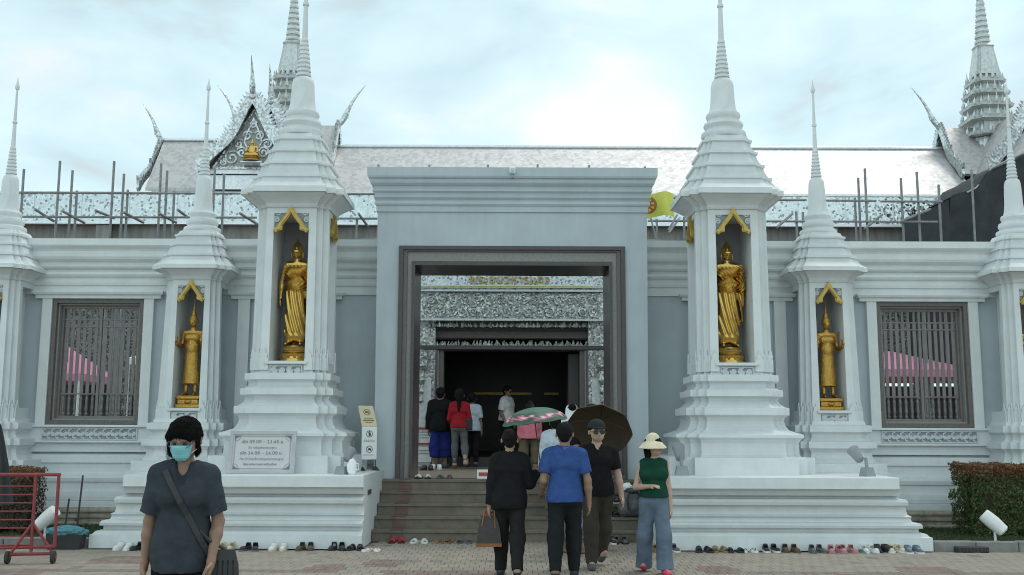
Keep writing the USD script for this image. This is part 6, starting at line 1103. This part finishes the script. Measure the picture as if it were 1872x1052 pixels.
# ------------------------------------------------------------------ kerbs, lawns, hedges
for s in (-1, 1):
    kb = thing('kerb', None, None, (s * 8.0, 14.68, 0)); tag(kb, 'low grey stone kerb edging the %s lawn' % ('left' if s < 0 else 'right'), kind='structure')
    x = 5.83
    while x < 10.4:
        obj('kerb_stone', cbox(*sorted((s * x - s * 8.0, s * (x + .58) - s * 8.0)), 0, .16, -.05, .125 + rng.uniform(-.004, .004), .012), 'kerb_stone', kb); x += .59
    obj('soil', box(*sorted((s * 5.6, s * 11.5)), 14.84, 17.5, -.1, .07), 'soil', kind='structure')
    n = 16000; P = np.stack([s * rng.uniform(5.75, 10.2, n), rng.uniform(14.86, 17.28, n), np.full(n, .068)], 1); a = rng.uniform(0, PI, n); hh = rng.uniform(.025, .06, n); dx, dy = np.cos(a) * .006, np.sin(a) * .006; le = rng.normal(0, .018, (n, 2))
    V = np.empty((n, 3, 3)); V[:, 0] = P + np.stack([dx, dy, 0 * dx], 1); V[:, 1] = P - np.stack([dx, dy, 0 * dx], 1); V[:, 2] = P + np.stack([le[:, 0], le[:, 1], hh], 1)
    tag(obj('grass', trimesh.Trimesh(V.reshape(-1, 3), np.arange(3 * n).reshape(-1, 3), process=False), 'grass_blade', kind='stuff'), 'short green grass on the %s lawn' % ('left' if s < 0 else 'right'), 'grass')
def leaves(P, N, size, jit=.6):
    n = len(P); N = N + rng.normal(0, jit, (n, 3)); N /= np.linalg.norm(N, axis=1, keepdims=True); r = rng.normal(0, 1, (n, 3)); u = np.cross(N, r); u /= np.linalg.norm(u, axis=1, keepdims=True) + 1e-9; w = np.cross(N, u)
    sz = size * rng.uniform(.6, 1.3, (n, 1)); V = np.stack([P - u * sz, P + w * sz * .45 + N * sz * .12, P + u * sz, P - w * sz * .45 + N * sz * .12], 1).reshape(-1, 3); k = np.arange(n) * 4
    return trimesh.Trimesh(V, np.vstack([np.stack([k, k + 1, k + 2], 1), np.stack([k, k + 2, k + 3], 1)]), process=False)
def hedge(label, x0, x1, y0, y1, z0, z1, low, top, n):
    t = thing('hedge', label, 'hedge', ((x0 + x1) / 2, (y0 + y1) / 2, z0)); c = np.array([(x0 + x1) / 2, (y0 + y1) / 2, z0]); dx, dy, dz = x1 - x0, y1 - y0, z1 - z0
    def shell(n, d0, zt):
        P, N = [], []
        for (ar, ax, sg) in ((dx * dz, 1, -1), (dx * dz * .3, 1, 1), (dy * dz, 0, -1), (dy * dz, 0, 1), (dx * dy, 2, 1)):
            k = int(n * ar / (1.3 * dx * dz + 2 * dy * dz + dx * dy)); q = rng.uniform(0, 1, (k, 3)) * (dx, dy, dz); nn = np.zeros((k, 3)); nn[:, ax] = sg
            q[:, ax] = (dx, dy, dz)[ax] * (sg > 0) - sg * np.abs(rng.normal(0, d0, k)); P.append(q); N.append(nn)
        P = np.vstack(P); N = np.vstack(N); f = meshkit.fbm((P + c) * 3.2, 3, 8); P += N * ((f - .5) * .22)[:, None]; keep = meshkit.noise((P + c) * 9, 4) > .2 * (1 - P[:, 2] / dz) + .16; return P[keep] - (dx / 2, dy / 2, 0), N[keep]
    P, N = shell(n, .05, z1); r = rng.uniform(0, 1, len(P)); tp = P[:, 2] > dz * (.84 + .10 * (r - .5))
    obj('foliage', leaves(P[~tp], N[~tp], .026), low, t, kind='stuff'); obj('new_growth', leaves(P[tp], N[tp], .026), top, t, 'reddish young leaves along the top', kind='stuff')
    obj('inner_mass', loft([rrect(-dx / 2 + .14, dx / 2 - .14, -dy / 2 + .14, dy / 2 - .14, .12), rrect(-dx / 2 + .12, dx / 2 - .12, -dy / 2 + .12, dy / 2 - .12, dz - .14)]), 'twig', t)
    for i in range(int(dx / .3)): x = -dx / 2 + .15 + .3 * i; obj('stem', rod((x, -dy / 2 + .2, -.02), (x + rng.uniform(-.05, .05), -dy / 2 + .16, .3), .014, 5), 'twig', t)
hedge('clipped green hedge with reddish top on the lawn at the right edge', 6.90, 9.3, 15.75, 16.6, .07, 1.14, 'hedge_green', 'hedge_red', 26000)
hedge('reddish brown hedge behind the red barrier at the left edge', -9.4, -7.2, 15.7, 16.4, .07, 1.03, 'hedge_brown', 'hedge_red', 15000)
for i, (x, y, h) in enumerate(((-6.38, 15.6, .88), (-6.52, 15.5, .55))):
    t = thing('garden_stake', ('taller' if i == 0 else 'shorter') + ' thin black stake in the left lawn beside the plinth', 'stake', (x, y, .06)); obj('stake', rod((0, 0, 0), (.05, 0, h), .014, 6), 'black_metal', t); obj('clamp', cbox(-.03, .03, -.02, .02, h * .25, h * .25 + .05, .005), 'black_metal', t)
tb = thing('tarpaulin', 'crumpled blue-green tarpaulin lying on a dark crate before the left kerb', 'tarpaulin', (-6.05, 14.5, 0)); bm = trimesh.creation.icosphere(4, 1); v = np.array(bm.vertices); f_ = meshkit.fbm(v * 3.4 + 2, 4, 6); v = v * (.27, .10, .085) * (1 + .7 * (f_[:, None] - .5)); v[:, 2] = np.maximum(v[:, 2], -.03); bm.vertices = v + (0, 0, .22); obj('sheet', bm, 'bag_blue', tb); obj('crate', loft([rrect(-.22, .2, -.09, .09, 0), rrect(-.25, .23, -.1, .1, .2)]), 'black_rubber', tb)
t = thing('drain_box', 'flat black drain box at the foot of the right kerb', 'drain', (6.30, 14.58, 0)); obj('box', cbox(-.22, .22, -.07, .06, -.01, .07, .012), 'black_rubber', t); obj('grille', cat_([box(-.2 + .05 * i, -.18 + .05 * i, -.075, -.069, .01, .055) for i in range(8)]), 'black_metal', t)

# ------------------------------------------------------------------ red barrier and folded parasol at the left
br = thing('crowd_barrier', 'red steel crowd barrier on small black wheels at the left edge', 'barrier', (-5.55, 12.95, 0), 6)
def bar_(nm, a, b_, r): obj(nm, rod(a, b_, r, 8), 'red_paint', br)
bar_('top_rail', (-3.0, 0, 1.06), (0.02, 0, 1.06), .021); bar_('end_post', (0, 0, 1.06), (0, 0, .20), .021); bar_('bottom_rail', (-3.0, 0, .14), (0, 0, .20), .021); bar_('post', (-.27, 0, 1.05), (-.27, 0, .14), .021)
for k in range(8): bar_('slat', (-3.0, 0, .22 + .1 * k), (-.29, 0, .22 + .1 * k), .008)
for k in range(3): bar_('post', (-.98 - .85 * k, 0, 1.05), (-.98 - .85 * k, 0, .15), .017)
bar_('foot_bar', (-.52, -.02, .11), (.0, .02, .115), .020); bar_('brace', (-.50, -.02, .12), (-.27, 0, .48), .018); bar_('brace', (-.02, .02, .12), (-.27, 0, .48), .018)
for x in (-.53, 0.0):
    w = obj('wheel', T(lathe([(-.022, .05), (-.018, .075), (.018, .075), (.022, .05)], 18), (x, -.02, .076), ry=PI / 2), 'black_rubber', br); obj('hub', T(lathe([(-.03, .022), (.03, .022)], 10), (x, -.02, .076), ry=PI / 2), 'red_paint', w)
t = thing('folded_parasol', 'folded black parasol standing at the left edge', 'parasol', (-6.87, 14.0, 0))
obj('cloth', loft([[(r * (1 + .16 * math.cos(8 * a)) * math.cos(a), r * (1 + .16 * math.cos(8 * a)) * math.sin(a), z) for a in np.linspace(0, 2 * PI, 40, endpoint=False)] for z, r in ((.62, .24), (.7, .23), (1.1, .17), (1.5, .09), (1.66, .05), (1.70, .03))]), 'black_net', t); obj('pole', rod((0, 0, 0), (0, 0, 1.72), .02, 8), 'black_metal', t); obj('cap', sph((0, 0, 1.74), (.035, .035, .045), 2), 'black_metal', t); obj('foot', lathe([(0, .22), (.06, .2), (.07, .03)], 16), 'kerb_stone', t)

# ------------------------------------------------------------------ shoes left at the steps
def shoe_parts(kind):
    sole = Polygon([(-.030, -.12), (.030, -.12), (.036, -.05), (.046, .04), (.044, .10), (.018, .135), (-.012, .138), (-.038, .10), (-.040, .02), (-.033, -.05)]).buffer(.006)
    S = trimesh.creation.extrude_polygon(sole, .022, engine='earcut'); h = .008; parts = [('sole', S)]
    if kind in ('sandal', 'slide', 'flip_flop'):
        if kind == 'flip_flop': parts.append(('strap', tube([(-.04, -.02, .024), (-.022, .03, .05), (-.004, .072, .038), (0, .078, .030), (.004, .072, .038), (.022, .03, .05), (.04, -.02, .024)], .0055, 5)))
        else:
            def strap(y, w, hh): return loft([[(.046 * math.cos(a) * sc, y + dy, .014 + hh * math.sin(a) * sc2) for a in np.linspace(-.1, PI + .1, 12)] + [(.040 * math.cos(a) * sc, y + dy, .014 + (hh - .006) * math.sin(a) * sc2) for a in np.linspace(PI + .1, -.1, 12)] for dy, sc, sc2 in ((-w / 2, 1.02, 1.05), (w / 2, .98, .88))])
            parts.append(('strap', strap(.045, .07, .052)))
            if kind == 'sandal': parts.append(('heel_strap', strap(-.09, .02, .06)))
    else:
        F = Field((-.07, -.16, -.01), (.07, .17, .13), .006); F.bone((0, -.085, .035), (.004, .10, .03), .040, .036, k=.02, sq=(.95, 1, .95)); F.bone((0, -.085, .05), (0, -.08, .085), .036, .034, k=.02)
        if kind == 'clog': F.bone((0, -.075, .06), (0, .02, .07), .030, .028, sign=-1)
        elif kind == 'ballet': F.bone((0, -.075, .05), (0, .05, .055), .030, .030, sign=-1)
        else: F.bone((0, -.02, .06), (0, -.06, .08), .045, .04, k=.02); F.bone((0, -.075, .075), (0, -.035, .085), .026, .026, sign=-1)
        F.plane((0, 0, .018), (0, 0, -1)); F.plane((0, 0, .10), (0, 0, 1)); parts.append(('upper', F.mesh()))
        if kind == 'sneaker': parts.append(('lace', cat_([tube([(-.022, y, .070 - (y - .0) * .25), (0, y, .080 - (y - .0) * .25), (.022, y, .070 - (y - .0) * .25)], .003, 4) for y in (0.0, .018, .036)])))
    return parts
SHOE = {k: shoe_parts(k) for k in ('sandal', 'slide', 'flip_flop', 'clog', 'ballet', 'sneaker')}
for n_, c_ in dict(s_black=(.018, .018, .019), s_white=(.66, .66, .64), s_cream=(.55, .47, .33), s_red=(.45, .03, .04), s_brown=(.10, .06, .035), s_tan=(.26, .17, .09), s_grey=(.10, .10, .105), s_pink=(.42, .19, .20), s_teal=(.12, .27, .25), s_olive=(.08, .07, .05), s_blue=(.10, .13, .18)).items(): mat({'s_black': 'shoe_leather_black'}.get(n_, n_.replace('s_', 'shoe_colour_')), c_, .6, var=.15)
SM = lambda n_: 'shoe_leather_black' if n_ == 'black' else 'shoe_colour_' + n_
NAMES = dict(sandal='sandal', slide='slide sandal', flip_flop='flip-flop', clog='clog', ballet='flat shoe', sneaker='sneaker')
def pair(kind, upc, solec, x, y, z, desc, rz=180, gap=.13, skew=8, one=False):
    for s in ((-1,) if one else (-1, 1)):
        t = thing({'sandal': 'sandal', 'slide': 'sandal', 'flip_flop': 'flip_flop'}.get(kind, 'shoe'), '%s %s %s' % ('single' if one else 'left' if s < 0 else 'right', NAMES[kind] if False else desc.split('|')[0], desc.split('|')[1]), 'shoe', (x + s * gap / 2, y + rng.uniform(-.02, .02), z), rz + s * skew + rng.uniform(-6, 6), group=None)
        for nm, m in SHOE[kind]: obj(nm, m if s > 0 else T(m, s=(-1, 1, 1)) if False else m, SM(solec if nm in ('sole', 'lace') else upc), t, smooth=40 if nm == 'upper' else False)
Y0 = 14.44
gx = lambda px, py=990: at(px, py, Y0)[0]
ROW = [('sneaker', 'white', 'white', 230, 'white sneaker|of the pair left of the foreground person'), ('ballet', 'black', 'black', 262, 'black flat shoe|beside the foreground person'),
       ('ballet', 'cream', 'cream', 415, 'cream flat shoe|of the pair just right of the foreground person'), ('clog', 'black', 'grey', 462, 'black clog|right of the cream flat shoes'), ('sneaker', 'white', 'cream', 512, 'white sneaker|between two dark pairs at the left plinth'), ('clog', 'olive', 'brown', 560, 'brown clog|right of the white sneakers at the left plinth'),
       ('clog', 'black', 'black', 618, 'black clog|fifth pair before the left plinth'), ('sandal', 'black', 'black', 651, 'black strapped sandal|at the corner of the left plinth'), ('flip_flop', 'pink', 'white', 683, 'pink flip-flop|at the lower left corner of the steps'),
       ('sandal', 'red', 'black', 713, 'bright red sandal|before the bottom step'), ('slide', 'white', 'white', 757, 'white slide|right of the red sandals'), ('flip_flop', 'tan', 'tan', 799, 'tan flip-flop|before the middle of the bottom step'), ('flip_flop', 'brown', 'tan', 822, 'brown flip-flop|before the bottom step, next to the tan pair'), ('slide', 'grey', 'grey', 845, 'grey slide|before the bottom step, left of the handbag'),
       ('sneaker', 'black', 'white', 1127, 'black sneaker|at the bottom step between the cap wearer and the straw hat'), ('clog', 'grey', 'black', 1150, 'dark grey clog|at the bottom step left of the ripped jeans'), ('ballet', 'grey', 'white', 1228, 'grey flat shoe|right of the pink shoes'),
       ('sandal', 'black', 'black', 1288, 'black sandal|first pair before the right plinth'), ('sandal', 'tan', 'tan', 1318, 'tan sandal|right of the first black sandals'), ('slide', 'black', 'black', 1344, 'black slide|right of the tan sandals'), ('flip_flop', 'grey', 'white', 1370, 'pale grey flip-flop|before the right plinth'), ('ballet', 'black', 'white', 1412, 'black flat shoe with white sole|before the right plinth'), ('clog', 'brown', 'brown', 1448, 'brown clog|before the middle of the right plinth'), ('clog', 'grey', 'grey', 1494, 'grey clog|before the right plinth under its floodlight'),
       ('ballet', 'pink', 'pink', 1528, 'dusty pink flat shoe|before the right plinth'), ('clog', 'pink', 'pink', 1551, 'pink clog|beside the dusty pink flat shoes'), ('flip_flop', 'teal', 'teal', 1570, 'teal flip-flop|partly behind white shoes'), ('ballet', 'white', 'white', 1592, 'white flat shoe|before the right plinth'), ('sneaker', 'black', 'black', 1618, 'black sneaker|near the right end of the right plinth'), ('ballet', 'cream', 'white', 1641, 'cream and white flat shoe|near the right end of the right plinth'), ('sneaker', 'blue', 'white', 1668, 'blue and white sneaker|last at the right end of the right plinth')]
for kd, u_, so, px, ds in ROW:
    pair(kd, u_, so, gx(px), 15.45 if 690 < px < 900 or px in (1127, 1150) else Y0 + rng.uniform(-.05, .06), 0.0, ds)
for k, (kd, u_, so, px, Y, z, ds) in enumerate((('slide', 'white', 'black', 775, 16.95, .855, 'white slide|on the top step at the left'), ('slide', 'grey', 'grey', 815, 17.0, .855, 'grey slide|on the top step, second pair from the left'), ('sneaker', 'black', 'black', 782, 20.6, .855, 'black sneaker|on the floor by the left door jamb'), ('sneaker', 'white', 'white', 798, 20.9, .855, 'white sneaker|on the floor by the left door jamb'),
        ('sneaker', 'black', 'white', 1137, 16.35, .515, 'black and white sneaker|on the upper steps behind the cap wearer'), ('sandal', 'black', 'black', 1118, 16.05, .345, 'black sandal|on the middle steps behind the cap wearer'), ('clog', 'grey', 'grey', 1132, 16.95, .855, 'grey clog|on the top step at the right'), ('ballet', 'tan', 'tan', 1190, 14.42, 0, 'tan flat shoe|behind the ripped jeans'))):
    pair(kd, u_, so, at(px, 900, Y)[0], Y, z, ds, gap=.14)
bp = thing('backpack', 'grey and black backpack left on the steps beside the straw hat wearer', 'bag', (1.80, 15.95, .345), 20)
F = Field((-.22, -.18, -.02), (.22, .18, .5), .012); F.bone((-.08, 0, .12), (.08, 0, .12), .12, .12, k=.05); F.bone((-.05, 0, .3), (.05, 0, .3), .10, .10, k=.06); F.bone((0, -.09, .15), (0, -.1, .2), .08, .07, k=.03); F.wrinkle(.02, 9, 2); F.plane((0, 0, 0), (0, 0, -1))
obj('bag_body', F.mesh(), 'shoe_colour_grey', bp, smooth=True); obj('strap', tube([(-.08, -.10, .36), (-.12, -.14, .25), (-.10, -.13, .10)], .014, 6), 'bag_black', bp); obj('strap', tube([(.08, -.10, .36), (.12, -.14, .25), (.10, -.13, .10)], .014, 6), 'bag_black', bp); obj('flap', sph((0, -.03, .38), (.11, .10, .05), 2), 'bag_black', bp)
bp = thing('white_bundle', 'white cloth bundle lying on the grey backpack', 'bundle', (1.74, 15.98, .74)); bm = trimesh.creation.icosphere(3, 1); v = np.array(bm.vertices); v = v * (.09, .08, .06) * (1 + .6 * (meshkit.fbm(v * 3, 3, 9)[:, None] - .5)); bm.vertices = v + (0, 0, .04); obj('cloth', bm, 'white_cloth', bp); obj('knot', sph((.03, -.03, .09), (.03, .025, .02), 1), 'white_cloth', bp)
